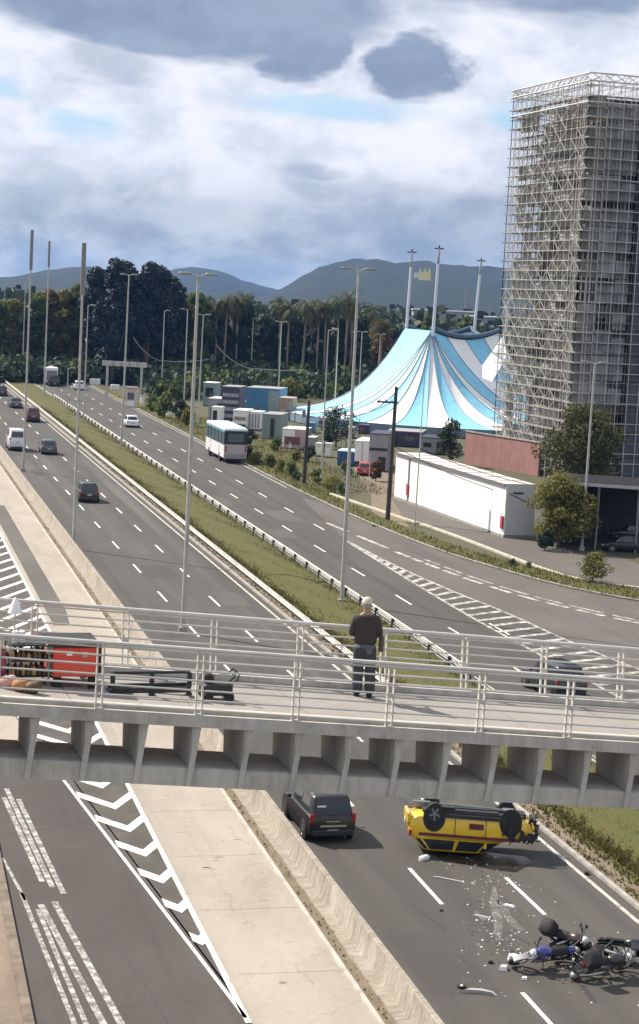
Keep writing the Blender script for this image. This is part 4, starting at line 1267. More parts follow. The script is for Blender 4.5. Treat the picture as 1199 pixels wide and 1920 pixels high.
back = [(345, 712, 552, 60, 'olive', 0, 'olive tree right of the dark conifers'), (375, 716, 545, 60, 'mid', 1, 'green tree behind the pair of lamp arms'), (408, 716, 560, 56, 'deep', 2, 'dark green tree behind the left group of palms'),
        (446, 716, 556, 64, 'deep', 3, 'dark tree among the left group of palms'), (488, 716, 590, 60, 'deep', 0, 'dark low tree between the two groups of palms'), (520, 718, 582, 60, 'deep', 1, 'dark tree behind the thin palm of the right group'),
        (556, 720, 588, 60, 'deep', 2, 'dark tree behind the right group of palms'), (596, 722, 592, 60, 'deep', 3, 'dark tree under the tallest palms of the right group'), (636, 722, 588, 56, 'deep', 0, 'dark tree left of the tall foreground lamp post'),
        (672, 722, 590, 56, 'deep', 1, 'dark tree behind the tall foreground lamp post'), (708, 720, 598, 56, 'rust', 2, 'brownish tree beside the left side of the tent'), (742, 716, 612, 50, 'deep', 3, 'dark tree at the left tent mast')]
for bx, by, ty, w, k, v, lab in back: tree_px('tree', lab, bx, by, ty, w, k, v, trunk=.06, nclump=24, per=150, leaf=.27, group='dark trees behind the palms')
for bx, by, ty, w, k, v, lab in [(800, 690, 588, 36, 'mid', 0, 'green tree between the left and front tent masts'), (874, 690, 590, 50, 'mid', 2, 'bright green tree behind the tent beside the rear mast')]:
    b = at_depth(bx, by, 470); b.z = 0
    top = at_depth(bx + 4, ty, 470)
    place_tree('tree', lab, b, top.z, w / FPX * 470, k, v, trunk=.2, nclump=16, per=60)
# far wood that closes the view behind the rows
fw = MB(); rng = random.Random(77)
for k in range(1500):
    px = rng.uniform(-250, 1290); dep = rng.uniform(520, 760)
    p = at_depth(px, 700, dep); h = rng.uniform(9, 19)
    for q in range(26):
        a = rng.uniform(0, 6.28); rr = rng.uniform(0, 5.5); z = h * rng.uniform(.15, 1) * (1 - .03 * rr)
        c = Vector((p.x + rr * math.cos(a), p.y + rr * math.sin(a), z)); s = rng.uniform(.7, 1.7)
        n = Vector((rng.uniform(-1, 1), rng.uniform(-1, 1), rng.uniform(-.3, 1))).normalized(); u = n.orthogonal().normalized() * s; v = n.cross(u)
        fw.add([c - u, c - v, c + u, c + v], [(0, 1, 2, 3)])
tag(fw.build('far_wood', M_LF['deep']), kind='stuff')
ug = MB(); rng = random.Random(91)
for k in range(1700):
    px = rng.uniform(-60, 770)
    b = site(px, 716 + .012 * px + rng.uniform(-7, 3)) if k < 900 else site(rng.uniform(285, 700), 716 + rng.random() ** 1.6 * 34); h = rng.uniform(1.5, 5.5)
    for q in range(16):
        a = rng.uniform(0, 6.28); rr = rng.uniform(0, 2.4)
        c = Vector((b.x + rr * math.cos(a), b.y + rr * math.sin(a), rng.uniform(.1, 1) * h)); s_ = rng.uniform(.3, .8)
        nv = Vector((rng.uniform(-1, 1), rng.uniform(-1, 1), rng.uniform(-.3, 1))).normalized(); u = nv.orthogonal().normalized() * s_; v = nv.cross(u)
        ug.add([c - u, c - v, c + u, c + v], [(0, 1, 2, 3)], 1 if k % 5 == 0 else 0)
tag(ug.build('undergrowth', [M_LF['deep'], M_LF['mid']]), kind='stuff')
# palms
def palm_meshes(seed, h):
    rng = random.Random(seed); tk = MB(); cr = MB()
    bend = (rng.uniform(-.35, .35), rng.uniform(-.35, .35))
    pts = [(bend[0] * (t ** 2), bend[1] * (t ** 2), h * t) for t in (0, .25, .5, .75, 1)]
    tk.path(pts, [.34, .24, .21, .2, .17], 8)
    top = Vector(pts[-1])
    for k in range(26):
        a = 2 * math.pi * k / 26 + rng.uniform(-.15, .15); el = rng.uniform(-.5, 1.25); ln = rng.uniform(2.6, 3.6)
        d = Vector((math.cos(a), math.sin(a), 0)); side = Vector((-math.sin(a), math.cos(a), 0))
        prev = top; ang = el
        for s in range(7):
            step = ln / 7; nxt = prev + (d * math.cos(ang) + Vector((0, 0, 1)) * math.sin(ang)) * step
            ang -= .26
            wl = .75 * math.sin(math.pi * (s + .8) / 8)
            for sg in (-1, 1):
                for f in (0.15, .65):
                    b = prev.lerp(nxt, f); tip = b + side * sg * wl + (nxt - prev) * .7 - Vector((0, 0, .28 * wl))
                    e = (nxt - prev) * .22
                    cr.add([b - e * .5, b + e, tip], [(0, 1, 2)])
            prev = nxt
    for k in range(40):                                  # skirt of hanging dead fronds
        a = rng.uniform(0, 6.28); r = rng.uniform(.15, .55); z = rng.uniform(-1.7, -.2)
        p = top + Vector((r * math.cos(a), r * math.sin(a), z))
        cr.add([p, p + Vector((.13 * math.sin(a), -.13 * math.cos(a), -.1)), p + Vector((.12 * math.cos(a), .12 * math.sin(a), -.8))], [(0, 1, 2)], 1)
    return tk.mesh('trunk', M_PBARK, 50), cr.mesh('crown', [M_LF['palm'], M_LF['rust']])
PALMS = [palm_meshes(s, 12.0) for s in range(4)]
palms = [(402, 716, 556, 'palm at the left end of the left group'), (418, 718, 548, 'palm second from the left of the left group'), (430, 716, 560, 'short palm in the middle of the left group'), (441, 717, 552, 'palm on the right of the middle in the left group'), (455, 716, 545, 'tallest palm at the right end of the left group'), (334, 714, 560, 'lone palm left of the pair of lamp arms'), (388, 715, 566, 'small palm behind the lamp arms'),
         (522, 720, 556, 'palm at the left end of the right group'), (536, 722, 566, 'short palm second from the left of the right group'), (566, 724, 556, 'palm near the middle of the right group'), (578, 722, 570, 'short palm near the middle of the right group'), (592, 724, 562, 'slim palm left of the tallest pair'), (606, 725, 560, 'slim palm close to the tallest pair'), (628, 726, 548, 'left of the tallest pair of palms'), (644, 726, 546, 'right of the tallest pair of palms'), (655, 724, 560, 'palm touching the tall foreground lamp post'), (692, 722, 566, 'palm right of the tall foreground lamp post'), (712, 722, 590, 'last short palm before the tent')]
for i, (bx, by, ty, lab) in enumerate(palms):
    b = site(bx, by); dep = math.hypot(b.x, b.y)
    h = at_depth(bx, ty + 16, dep).z
    t = thing('palm_tree', 'tall slim ' + lab if 'short' not in lab and 'slim' not in lab and 'tallest' not in lab and 'small' not in lab else lab, 'palm tree', (b.x, b.y, 0), random.uniform(0, 6.28), 'palms before the dark trees')
    s = h / 12.0; t.scale = (1.15, 1.15, s)
    tk, cr = PALMS[i % 4]; obj_from(tk, 'trunk', t); c = obj_from(cr, 'crown', t)
# nearer trees and bushes
tree_px('tree', 'dense dark green tree in front of the left side of the tent', 630, 838, 764, 92, 'deep', 1, trunk=.12, nclump=20, per=110, leaf=.3)
tree_px('tree', 'dark rounded tree at the foot of the tent beside the red wall', 842, 872, 786, 62, 'deep', 2, trunk=.12, nclump=18, per=110, leaf=.3)
tree_px('tree', 'big spreading green tree in front of the scaffolding', 1090, 936, 758, 186, 'oak', 5, trunk=.16, nclump=90, per=130, leaf=.17, flat=.7, cs=.62)
tree_px('tree', 'bushy olive tree at the shaded grey end of the white shed', 1044, 1028, 888, 150, 'olive', 6, trunk=.08, nclump=75, per=120, leaf=.2, flat=.8, cs=.62)
tree_px('bush', 'clipped dark bush at the foot of the olive tree', 1022, 1032, 990, 36, 'deep', 7, trunk=.05, nclump=12, per=110, leaf=.5, cat='bush')
tree_px('bush', 'yellow green bush on the verge below the lamp post', 1112, 1092, 1036, 66, 'lime', 8, trunk=.12, nclump=18, per=110, leaf=.42, flat=.7, cat='bush')
bushes = [(283, 772, 742, 34, 'mid', 'green bush behind the white bollards'), (308, 784, 735, 46, 'mid', 'tall green bush behind the white bollards'), (335, 792, 750, 40, 'deep', 'dark bush right of the white bollards'), (352, 800, 765, 30, 'olive', 'low olive bush before the grey lamp post'),
          (330, 760, 712, 40, 'mid', 'green tree top beyond the bollards'), (300, 750, 715, 36, 'mid', 'green shrub under the sagging cable'),
          (545, 752, 708, 44, 'lime', 'yellow green tree beside the blue container'), (512, 742, 712, 30, 'mid', 'small green tree left of the yellow green tree'), (466, 862, 838, 26, 'deep', 'low hedge bush right of the bus'), (482, 872, 848, 30, 'olive', 'olive bush on the slope right of the bus'), (506, 878, 852, 26, 'mid', 'green bush on the slope below the grey truck'),
          (524, 886, 862, 26, 'olive', 'olive bush above the timber pole'), (545, 892, 866, 28, 'mid', 'green bush left of the timber pole'), (556, 902, 884, 18, 'deep', 'little dark bush at the foot of the timber pole'), (594, 908, 880, 26, 'mid', 'green bush right of the timber pole'), (622, 922, 894, 34, 'olive', 'olive bush left of the tall foreground lamp post'), (612, 914, 898, 18, 'lime', 'pale bush between the poles'), (640, 928, 906, 24, 'mid', 'green bush against the tall foreground lamp post'),
          (704, 902, 864, 28, 'dry', 'rusty brown bush beside the red car'), (404, 838, 806, 30, 'deep', 'dark bush against the left side of the bus'), (470, 836, 806, 30, 'deep', 'dark bush between the bus and the slatted booth'), (515, 846, 820, 28, 'mid', 'green bush before the grey green truck body'), (580, 866, 836, 30, 'deep', 'dark bush between the maroon kiosk and the white boxes'), (648, 892, 866, 30, 'mid', 'green bush before the dark blue skip'), (612, 842, 812, 26, 'deep', 'dark bush behind the white electric boxes'), (556, 866, 842, 22, 'olive', 'olive bush at the foot of the maroon kiosk'), (960, 1062, 1048, 22, 'deep', 'low dark shrub on the verge by the shed'), (990, 1066, 1054, 16, 'deep', 'lower dark shrub on the verge')]
for i, (bx, by, ty, w, k, lab) in enumerate(bushes):
    tree_px('bush', lab, bx, by, ty, w, k, 20 + i % 3, trunk=.06, nclump=12, per=70, leaf=.7, flat=.9, cat='bush', group='bushes along the right carriageway')
# grass on the median and the verges
def grass(name, area, n, hmin, hmax, seed):
    rng = random.Random(seed); mb = MB()
    for _ in range(n):
        x, y = area(rng)
        h = rng.uniform(hmin, hmax); a = rng.uniform(0, 6.28); wd = rng.uniform(.03, .07)
        z = 0.10
        d = Vector((math.cos(a), math.sin(a), 0)); b = Vector((x, y, z))
        tip = b + Vector((rng.uniform(-.5, .5) * h, rng.uniform(-.5, .5) * h, h))
        mb.add([b - d * wd, b + d * wd, tip], [(0, 1, 2)])
    return tag(mb.build(name, M_LF['grass_a'] if seed % 2 else M_LF['grass_b']), kind='stuff')
def med(rng):
    y = 45 + (rng.random() ** 2.0) * 260
    return (rng.uniform(27.7, 33.1), y)
grass('grass', med, 30000, .10, .26, 1); grass('grass', med, 16000, .08, .24, 12)
grass('grass', lambda r: (28.2 + abs(r.gauss(0, .35)), 50 + (r.random() ** 2) * 260), 9000, .12, .38, 2)
grass('weeds', lambda r: (27.1 + abs(r.gauss(0, .3)), 45 + (r.random() ** 2) * 200), 2600, .05, .18, 4)
grass('weeds', lambda r: (15.1 + abs(r.gauss(0, .15)), 45 + (r.random() ** 1.5) * 160), 500, .03, .10, 6)
def vg(r):
    k = r.randrange(len(vo) - 1); t, u = r.random(), r.random()
    a = (lerp(vo[k][0], vo[k + 1][0], t), lerp(vo[k][1], vo[k + 1][1], t)); b = (lerp(vi[k][0], vi[k + 1][0], t), lerp(vi[k][1], vi[k + 1][1], t))
    return (lerp(a[0], b[0], u), lerp(a[1], b[1], u))
grass('grass', vg, 6000, .1, .3, 5)
grass('grass', lambda r: (r.uniform(46, 56), r.uniform(190, 298)), 5000, .15, .4, 8)

# ---------------------------------------------------------------- lamp posts, poles, cables
def lamp_post(label, top, base, kind='double', r=.13, group='street lamps'):
    b = site(*base); dep = math.hypot(b.x, b.y)
    T = at_depth(top[0], top[1], dep); h = T.z
    g = thing('street_lamp', label, 'street lamp', (b.x, b.y, 0), -YAW, group)
    lx = (T - b).dot(VR) * 0.35                       # posts are slightly out of plumb
    mb = MB(); mb.tube((0, 0, 0), (lx, 0, h), r, 8, 0, r * .55); mb.build('post', M_POLE, g, 60)
    mb = MB(); mb.tube((0, 0, 0), (0, 0, .35), r * 1.9, 8); mb.build('base', M_CONC, g)
    if kind == 'plain': return g
    if kind == 'none':
        mb = MB(); mb.tube((lx * .84, 0, h * .84), (lx, 0, h + .1), r * 1.35, 8, 0, r * 1.25); mb.build('shroud', M_GREYM, g, 60); return g
    arms = {'double': (-1, 1), 'single': (1,), 'left': (-1,)}[kind]
    for s in arms:
        mb = MB(); mb.path([(lx, 0, h - .25), (lx + s * .22, 0, h - .04), (lx + s * .5, 0, h + .06)], .05, 6); a = mb.build('arm', M_POLE, g)
        mb = MB(); mb.bbox((lx + s * .80, 0, h + .04), (.75, .34, .16), .06); lh = mb.build('lamp_head', M_GREYM, g)
        mb = MB(); mb.box((lx + s * .84, 0, h - .055), (.5, .24, .04)); mb.build('lens', M_LENS_W, lh)
    return g
lamps = [
 ('tall lamp post in the median directly behind the person', (673, 505), (641, 1133), 'double', .15),
 ('tall lamp post at the barrier wall left of the person', (375, 515), (343, 1186), 'double', .15),
 ('tall lamp post at the far left of the barrier wall with a dark thick top', (66, 433), (44, 884), 'none', .14),
 ('tall lamp post on the barrier wall below the dark sedan', (159, 458), (138, 1030), 'none', .14),
 ('tall thin pole with a thick top between the left trees', (95, 453), (83, 745), 'none', .16),
 ('lamp post with two flat heads in front of the dark conifers', (247, 515), (228, 838), 'double', .15),
 ('lamp post in the median in front of the green trees', (168, 572), (157, 790), 'single', .12),
 ('lamp post in front of the big tree at the scaffolding', (1118, 680), (1091, 1032), 'double', .13),
 ('short lamp post right of the dark conifers', (308, 582), (303, 742), 'single', .13),
 ('lamp post left of the pair before the palms', (352, 580), (345, 765), 'left', .13),
 ('lamp post rising behind the bus', (386, 590), (371, 800), 'double', .13),
 ('lamp post just right of the left palms', (475, 597), (470, 720), 'single', .15),
 ('lamp post before the right group of palms', (528, 603), (521, 765), 'double', .14),
 ('lamp post with a left arm before the tallest palms', (617, 618), (602, 902), 'single', .10),
 ('lamp post with a round head before the tallest palms', (635, 616), (627, 780), 'left', .12),
 ('lamp post right of the tall foreground lamp post', (680, 622), (672, 760), 'double', .13),
 ('lamp post at the left edge of the tent', (718, 627), (706, 742), 'double', .13),
 ('thin lamp post before the white shed', (803, 690), (778, 987), 'plain', .07),
 ('lamp post behind the tent beside the rear mast', (875, 535), (868, 640), 'double', .16),
 ('thin lamp post at the left picture edge among the trees', (12, 533), (4, 690), 'single', .14),
 ('thin lamp post beside the tallest pole at the left', (50, 522), (42, 712), 'single', .13),
 ('bent lamp post behind the left guard rail', (128, 690), (126, 768), 'single', .12),
 ('thin post before the red car', (694, 850), (690, 948), 'plain', .05),
]
for lab, t_, b_, k, r_ in lamps: lamp_post(lab, t_, b_, k, r_)
def power_pole(label, top, base, cross=None):
    b = site(*base); dep = math.hypot(b.x, b.y); h = at_depth(top[0], top[1], dep).z
    g = thing('power_pole', label, 'power pole', (b.x, b.y, 0), -YAW, 'timber power poles')
    mb = MB(); mb.tube((0, 0, 0), (0.15, 0, h), .24, 9, 0, .16); mb.build('pole', M_WOOD, g, 60)
    if cross:
        z = h - cross[0]
        mb = MB(); mb.box((-cross[1] * .62, -.14, z), (cross[1] * 2.0, .14, .18)); mb.build('crossarm', M_WOOD, g)
        for x in (-1.4, -.8, -.2):
            mb = MB(); mb.lathe([(.05, 0), (.09, .05), (.05, .1), (.09, .15), (.02, .22)], 8, 0, Matrix.Translation((cross[1] * x, -.14, z + .09))); mb.build('insulator', M_CONC, g)
    else:
        mb = MB(); mb.bbox((-.35, 0, h - 1.4), (.4, .4, .8), .05); mb.build('transformer', M_GREYM, g)
    return g, Vector((b.x, b.y, h))
p1, t1 = power_pole('dark timber pole on the grass slope left of the tall lamp post', (576, 752), (570, 908))
p2, t2 = power_pole('dark timber pole with a crossarm at the left end of the white shed', (730, 724), (727, 976), (1.5, 1.0))
def cable(label, a, b, sag, r=.03, mat=M_DARK, name='cable', n=14):
    pts = [a.lerp(b, i / n) - Vector((0, 0, sag * 4 * (i / n) * (1 - i / n))) for i in range(n + 1)]
    mb = MB(); mb.path(pts, r, 5)
    return tag(mb.build(name, mat), label, 'cable')
cable('thick pale cable sagging from the palms to the lamp post on its right', at_depth(405, 646, 330), at_depth(487, 692, 330), 1.2, .10, M_GREYM)
cable('thick pale cable running level behind the blue container', at_depth(487, 692, 330), at_depth(570, 693, 330), .2, .10, M_GREYM)
cable('short pale cable end dropping towards the timber pole', at_depth(570, 693, 330), at_depth(588, 704, 330), .05, .10, M_GREYM)
cable('thick cable sagging left of the grey sign gantry', at_depth(250, 632, 360), at_depth(310, 677, 360), 1.2, .09, M_GREYM)
cable('thick cable running level in front of the dark conifers', at_depth(310, 677, 360), at_depth(392, 674, 360), .3, .09, M_GREYM)
cable('dark wire from the crossarm pole over the shed to the olive tree', t2 - Vector((0, 0, 5.5)), at_depth(1199, 965, 165), 1.5, .035)
cable('dark wire above the other wire over the shed roof', t2 - Vector((0, 0, 4.5)), at_depth(1199, 925, 165), 1.6, .035)
cable('dark wire between the two timber poles', t1 - Vector((0, 0, .6)), t2 - Vector((0, 0, 1.4)), 1.2, .03)
# sign gantry far down the right carriageway
ga_, gb_ = site(198, 744), site(266, 748)
L, rz = frame_at(ga_, gb_)
gt = thing('sign_gantry', 'pale grey gantry spanning the road before the dark conifers', 'gantry', tuple(ga_), rz)
hz = at_depth(230, 682, math.hypot(ga_.x, ga_.y)).z
for x in (0.2, L - .2):
    mb = MB(); mb.box((x, 0, hz / 2), (.4, .4, hz)); mb.build('upright', M_GALV, gt)
mb = MB(); mb.box((L / 2, 0, hz), (L + 1.5, .5, .9)); mb.build('beam', M_GALV, gt)
for x in (.2, .42, .64, .86):
    mb = MB(); mb.box((L * x, -.3, hz), (.12, .12, 1.0)); mb.build('bracket', M_GREYM, gt)
# short white bollards and a kiosk by the road
for i, (bx, by, hpx, lab) in enumerate([(267, 757, 14, 'leftmost white bollard by the road'), (281, 763, 16, 'white bollard second from the left'), (298, 771, 16, 'white bollard third from the left'), (316, 778, 14, 'rightmost white bollard by the road')]):
    b = site(bx, by); dep = math.hypot(b.x, b.y); h = hpx / FPX * dep
    g = thing('bollard', lab, 'bollard', (b.x, b.y, 0), 0, 'white bollards by the road')
    mb = MB(); mb.bbox((0, 0, h / 2), (.6, .6, h), .06); mb.build('shaft', M_WHITE, g)
    mb = MB(); mb.box((0, 0, h + .06), (.75, .75, .12)); mb.build('cap', M_CONC, g)
kb = site(246, 764)
g = thing('kiosk', 'pinkish white roadside kiosk beside the lamp post with two heads', 'kiosk', tuple(kb), -YAW)
mb = MB(); mb.box((0, 0, 1.7), (1.7, 1.6, 3.4)); mb.build('wall', plain('kiosk_pink', (.55, .46, .42), .7, var=.1), g)
mb = MB(); mb.box((0, 0, 3.47), (2.0, 1.9, .14)); mb.build('roof', M_CONC, g)
mb = MB(); mb.box((0, -.82, 2.0), (1.1, .05, 1.2)); mb.build('window', M_GLASSL, g)
mb = MB(); mb.box((0, -.82, .7), (1.3, .05, .9)); mb.build('counter_panel', M_WHITE, g)
for i, (bx, by, wpx, hpx, lab) in enumerate([(178, 722, 20, 12, 'low white wall piece left of the gantry'), (216, 731, 16, 10, 'low white wall piece under the gantry')]):
    b = site(bx, by); dep = math.hypot(b.x, b.y)
    o = MB().bbox((0, 0, hpx / FPX * dep / 2), (wpx / FPX * dep, .5, hpx / FPX * dep), .08).build('wall_block', M_WHITE, None, None, (b.x, b.y, 0))
    tag(o, lab, 'wall block', 'low white wall pieces')
# ---------------------------------------------------------------- vehicles
def paint(name, c, rough=.3, coat=.6): return plain(name, c, rough, 0.0, 0.05, 1.5, .5, coat)
def wheel(mb_mat, parent, x, y, r, w, rim=None):
    M = Matrix.Translation((x, y, r)) @ Matrix.Rotation(R(90), 4, 'Y')
    mb = MB(); mb.lathe([(r * .58, -w / 2), (r * .9, -w / 2), (r, -w / 2 + .04), (r, w / 2 - .04), (r * .9, w / 2), (r * .58, w / 2)], 18, 0, M)
    o = mb.build('wheel', M_BLACK, parent, 40)
    s = 1 if x > 0 else -1
    rb = MB()
    M2 = Matrix.Translation((x + s * w * .36, y, r)) @ Matrix.Rotation(R(90) * s, 4, 'Y')
    rb.lathe([(0.0, .03), (r * .16, .03), (r * .2, .0), (r * .52, .0), (r * .6, .035), (r * .6, -.03)], 15, 0, M2)
    for k in range(5):
        a = 2 * math.pi * k / 5
        rb.add([(r * .15 * math.cos(a) - .03 * math.sin(a), r * .15 * math.sin(a) + .03 * math.cos(a), .035), (r * .56 * math.cos(a) - .03 * math.sin(a), r * .56 * math.sin(a) + .03 * math.cos(a), .035), (r * .56 * math.cos(a) + .03 * math.sin(a), r * .56 * math.sin(a) - .03 * math.cos(a), .035), (r * .15 * math.cos(a) + .03 * math.sin(a), r * .15 * math.sin(a) - .03 * math.cos(a), .035)], [(0, 1, 2, 3)], 0, M2)
    rb.build('rim', rim or M_CHROME, o, 40)
    return o
def car(name, label, cat, loc, rz, pm, L=4.3, W=1.76, H=1.5, style='hatch', group=None, detail=True, cabin_scale=1.0, parts_skip=(), rim=None, tail=True):
    g = thing(name, label, cat, loc, rz, group)
    w = W / 2; hl = L / 2
    zb = H * .61                                              # belt height
    hood = zb * (.93 if style != 'van' else 1.0)
    if style == 'sedan': deck = zb * 1.0
    else: deck = zb * 1.02
    st = [(-hl, .44, deck * .86, .88), (-hl + .06, .36, deck * .95, .95), (-hl + .28, .27, deck, .99), (-hl + 1.0, .22, zb * 1.01, 1.0), (0, .21, zb, 1.0), (hl - 1.35, .21, zb * .985, 1.0), (hl - .6, .24, hood * .95, .985), (hl - .2, .28, hood * .84, .94), (hl - .04, .34, hood * .70, .86), (hl, .40, hood * .6, .80)]
    rings = []
    for y, z0, z1, k in st:
        ww = w * k
        half = [(ww * .78, z0), (ww * .95, z0 + .06), (ww * 1.0, lerp(z0, z1, .38)), (ww * .995, lerp(z0, z1, .7)), (ww * .955, z1 - .06), (ww * .86, z1), (ww * .4, z1 + .025)]
        rings.append([(x, y, z) for x, z in half] + [(-x, y, z) for x, z in half[::-1]])
    mb = MB(); mb.loft(rings, True, 0, True)
    # cabin
    if style == 'sedan': yb0, yb1, yt0, yt1 = -hl + .75, hl - 1.25, -hl + 1.35, hl - 2.05
    elif style == 'van': yb0, yb1, yt0, yt1 = -hl + .05, hl - .62, -hl + .18, hl - 1.45
    elif style == 'suv': yb0, yb1, yt0, yt1 = -hl + .10, hl - 1.2, -hl + .42, hl - 1.95
    else: yb0, yb1, yt0, yt1 = -hl + .12, hl - 1.1, -hl + .62, hl - 1.85
    zt = H * cabin_scale
    wb, wt = w * .905, w * (.735 if style != 'van' else .80)
    z0c = zb - .02
    base = [(wb * .93, yb0), (wb, yb0 + .25), (wb, (yb0 + yb1) / 2), (wb * .98, yb1 - .5), (wb * .80, yb1)]
    topo = [(wt * .92, yt0), (wt, yt0 + .2), (wt * 1.0, (yt0 + yt1) / 2), (wt * .97, yt1 - .15), (wt * .88, yt1)]
    def sym(h, z): return [(x, y, z) for x, y in h] + [(-x, y, z) for x, y in h[::-1]]
    mid = [((a[0] * .22 + b[0] * .78), (a[1] * .16 + b[1] * .84)) for a, b in zip(base, topo)]
    r0 = sym(base, z0c); r1 = sym(mid, lerp(z0c, zt, .86)); r2 = sym([(x * .985, y) for x, y in topo], zt - .035); r3 = sym([(x * .86, lerp(y, (yt0 + yt1) / 2, .10)) for x, y in topo], zt)
    mb.loft([r0, r1, r2, r3], True, 0, True)
    mb.build('body', pm, g, 38)
    V = Vector
    B = [V(p) for p in r0]; T_ = [V(p) for p in r1]
    n = len(base)
    def win(nm, b0, b1, t1, t0, mat=M_GLASS, i0=.06, i1=.94, j0=.10, j1=.93, parent=g):
        def q(u, v): return (b0.lerp(b1, u)).lerp(t0.lerp(t1, u), v)
        p = [q(i0, j0), q(i1, j0), q(i1, j1), q(i0, j1)]
        nr = (p[1] - p[0]).cross(p[3] - p[0]).normalized()
        cen = (B[0] + B[n - 1] + B[n] + B[2 * n - 1]) / 4
        if nr.dot(p[0] - cen) < 0: nr = -nr
        mbw = MB(); mbw.loft([[a + nr * .001 for a in p], [a + nr * .012 for a in p]], True, 0, True)
        return mbw.build(nm, mat, parent)
    win('rear_window', B[2 * n - 1], B[0], T_[0], T_[2 * n - 1], i0=.07, i1=.93, j0=.12, j1=.9)
    win('windscreen', B[n - 1], B[n], T_[n], T_[n - 1], i0=.05, i1=.95, j0=.08, j1=.94)
    for k in range(n - 1):
        if style == 'van' and k < 2: continue
        win('side_window', B[k], B[k + 1], T_[k + 1], T_[k], i0=.06 if k else .3, i1=.94)
        a, b = 2 * n - 1 - k, 2 * n - 2 - k
        win('side_window', B[a], B[b], T_[b], T_[a], i0=.06 if k else .3, i1=.94)
    # wheels and arches
    wr = .32 if style != 'suv' else .36
    if style == 'van': wr = .34
    for sx in (-1, 1):
        for yy in (-hl + .82, hl - .88):
            ar = MB(); ar.lathe([(0, -.02), (wr + .07, -.02), (wr + .07, .012), (0, .012)], 18, 0, Matrix.Translation((sx * (w - .002), yy, wr + .01)) @ Matrix.Rotation(R(90) * sx, 4, 'Y'))
            ar.build('wheel_arch', M_BLACK, g)
            if ('wheel', sx, yy > 0) in parts_skip: continue
            wheel(None, g, sx * (w - .075), yy, wr, .21, rim)
    if tail:
        for sx in (-1, 1):
            mbl = MB()
            if style in ('suv', 'van'): mbl.bbox((sx * w * .87, -hl + .045, zb * .92), (.15, .10, .34), .02)
            else: mbl.bbox((sx * w * .80, -hl + .035, zb * .86), (.30, .09, .17), .02)
            mbl.build('tail_light', M_LENS_R, g)
    for sx in (-1, 1):
        mbl = MB(); mbl.bbox((sx * w * .66, hl - .09, hood * .66), (.36, .16, .15), .03); mbl.build('headlight', M_LENS_W, g)
        mbm = MB(); mbm.bbox((sx * (w + .09), yb1 - .62, zb + .08), (.18, .09, .13), .02); mbm.build('mirror', pm, g)
    if detail:
        mbp = MB(); mbp.box((0, -hl - .022, zb * .66 if style != 'suv' else zb * .45), (.42, .02, .14)); mbp.build('number_plate', M_PLATE, g)
        mbb = MB(); mbb.bbox((0, -hl + .02, .44), (W * .86, .18, .20), .04); mbb.build('bumper', M_DARK if style in ('suv', 'van') else pm, g)
        mbh = MB(); mbh.box((0, -hl - .012, zb * .80), (.55, .03, .035)); mbh.build('trim', M_CHROME, g)
    for sx in (-1, 1):
        mbx = MB(); mbx.tube((sx * .5, -hl + .1, .26), (sx * .5, -hl - .03, .26), .03, 6)
        if sx > 0: mbx.build('exhaust', M_GREYM, g)
        for yy in (-.35, .55):
            mbd = MB(); mbd.box((sx * (w * .985), yy, zb - .17), (.03, .16, .03)); mbd.build('door_handle', pm, g)
    return g
def road_car(px, py, *a, **kw):
    """px, py: middle of the rear bumper on the ground"""
    p = site(px, py); L = kw.get('L', 4.3)
    return a, p
P_DARK = paint('dark_brown_paint', (0.022, 0.018, 0.017), .38, .15); P_BLACK = paint('black_paint', (0.018, 0.018, 0.02)); P_GREY = paint('grey_paint', (0.075, 0.075, 0.078))
P_SILV = paint('silver_paint', (0.35, 0.35, 0.35), .35); P_WHT = paint('white_car_paint', (0.72, 0.72, 0.70)); P_RED = paint('dark_red_paint', (0.13, 0.025, 0.02)); P_YEL = paint('taxi_yellow', (0.72, 0.46, 0.015), .35)
P_REDB = paint('bright_red_paint', (0.42, 0.04, 0.03))
def put(name, label, cat, px, py, pm, style='hatch', L=4.3, W=1.76, H=1.5, drz=0.0, group=None, **kw):
    p = site(px, py)
    y = p.y + L / 2
    return car(name, label, cat, (p.x + math.sin(-drz) * L / 2, y, 0), drz, pm, L, W, H, style, group, **kw)
suv = put('suv', 'dark brown SUV stopped by the barrier wall under the footbridge', 'car', 623, 1582, P_DARK, 'suv', 4.6, 1.92, 1.80, 0.03, rim=M_CHROME)
for sx in (-1, 1):
    MB().path([(sx * .66, -1.55, 1.76), (sx * .66, -1.4, 1.83), (sx * .66, .1, 1.83), (sx * .66, .3, 1.77)], .024, 6).build('roof_rail', M_CHROME, suv)
MB().box((.02, -2.30, .70), (1.05, .03, .07)).build('bumper_trim', M_CHROME, suv)
MB().path([(-.2, -2.235, 1.09), (.25, -2.19, 1.17)], .012, 5).build('wiper', M_BLACK, suv)
MB().tube((.45, -1.75, 1.77), (.45, -1.9, 1.96), .008, 5).build('aerial', M_BLACK, suv)
MB().box((-.42, -2.07, 1.40), (.34, .02, .10)).build('white_patch', M_WHITE, suv)  # small white rectangle on the rear window
put('sedan', 'dark estate car passing the tall lamp post on the central highway', 'car', 168, 943, P_BLACK, 'hatch', 4.6, 1.95, 1.85)
put('hatchback', 'dark grey hatchback beside the white van', 'car', 93, 853, P_GREY, 'hatch', 4.4, 1.9, 1.75)
put('van', 'white van at the left picture edge beside the lamp post', 'van', 33, 846, P_WHT, 'van', 5.2, 2.1, 2.6)
put('minivan', 'dark red minivan far up the central highway', 'van', 63, 792, P_RED, 'van', 4.6, 2.0, 2.15)
put('sedan', 'grey sedan ahead of the dark red minivan', 'car', 31, 766, P_GREY, 'sedan', 4.7, 1.95, 1.7)
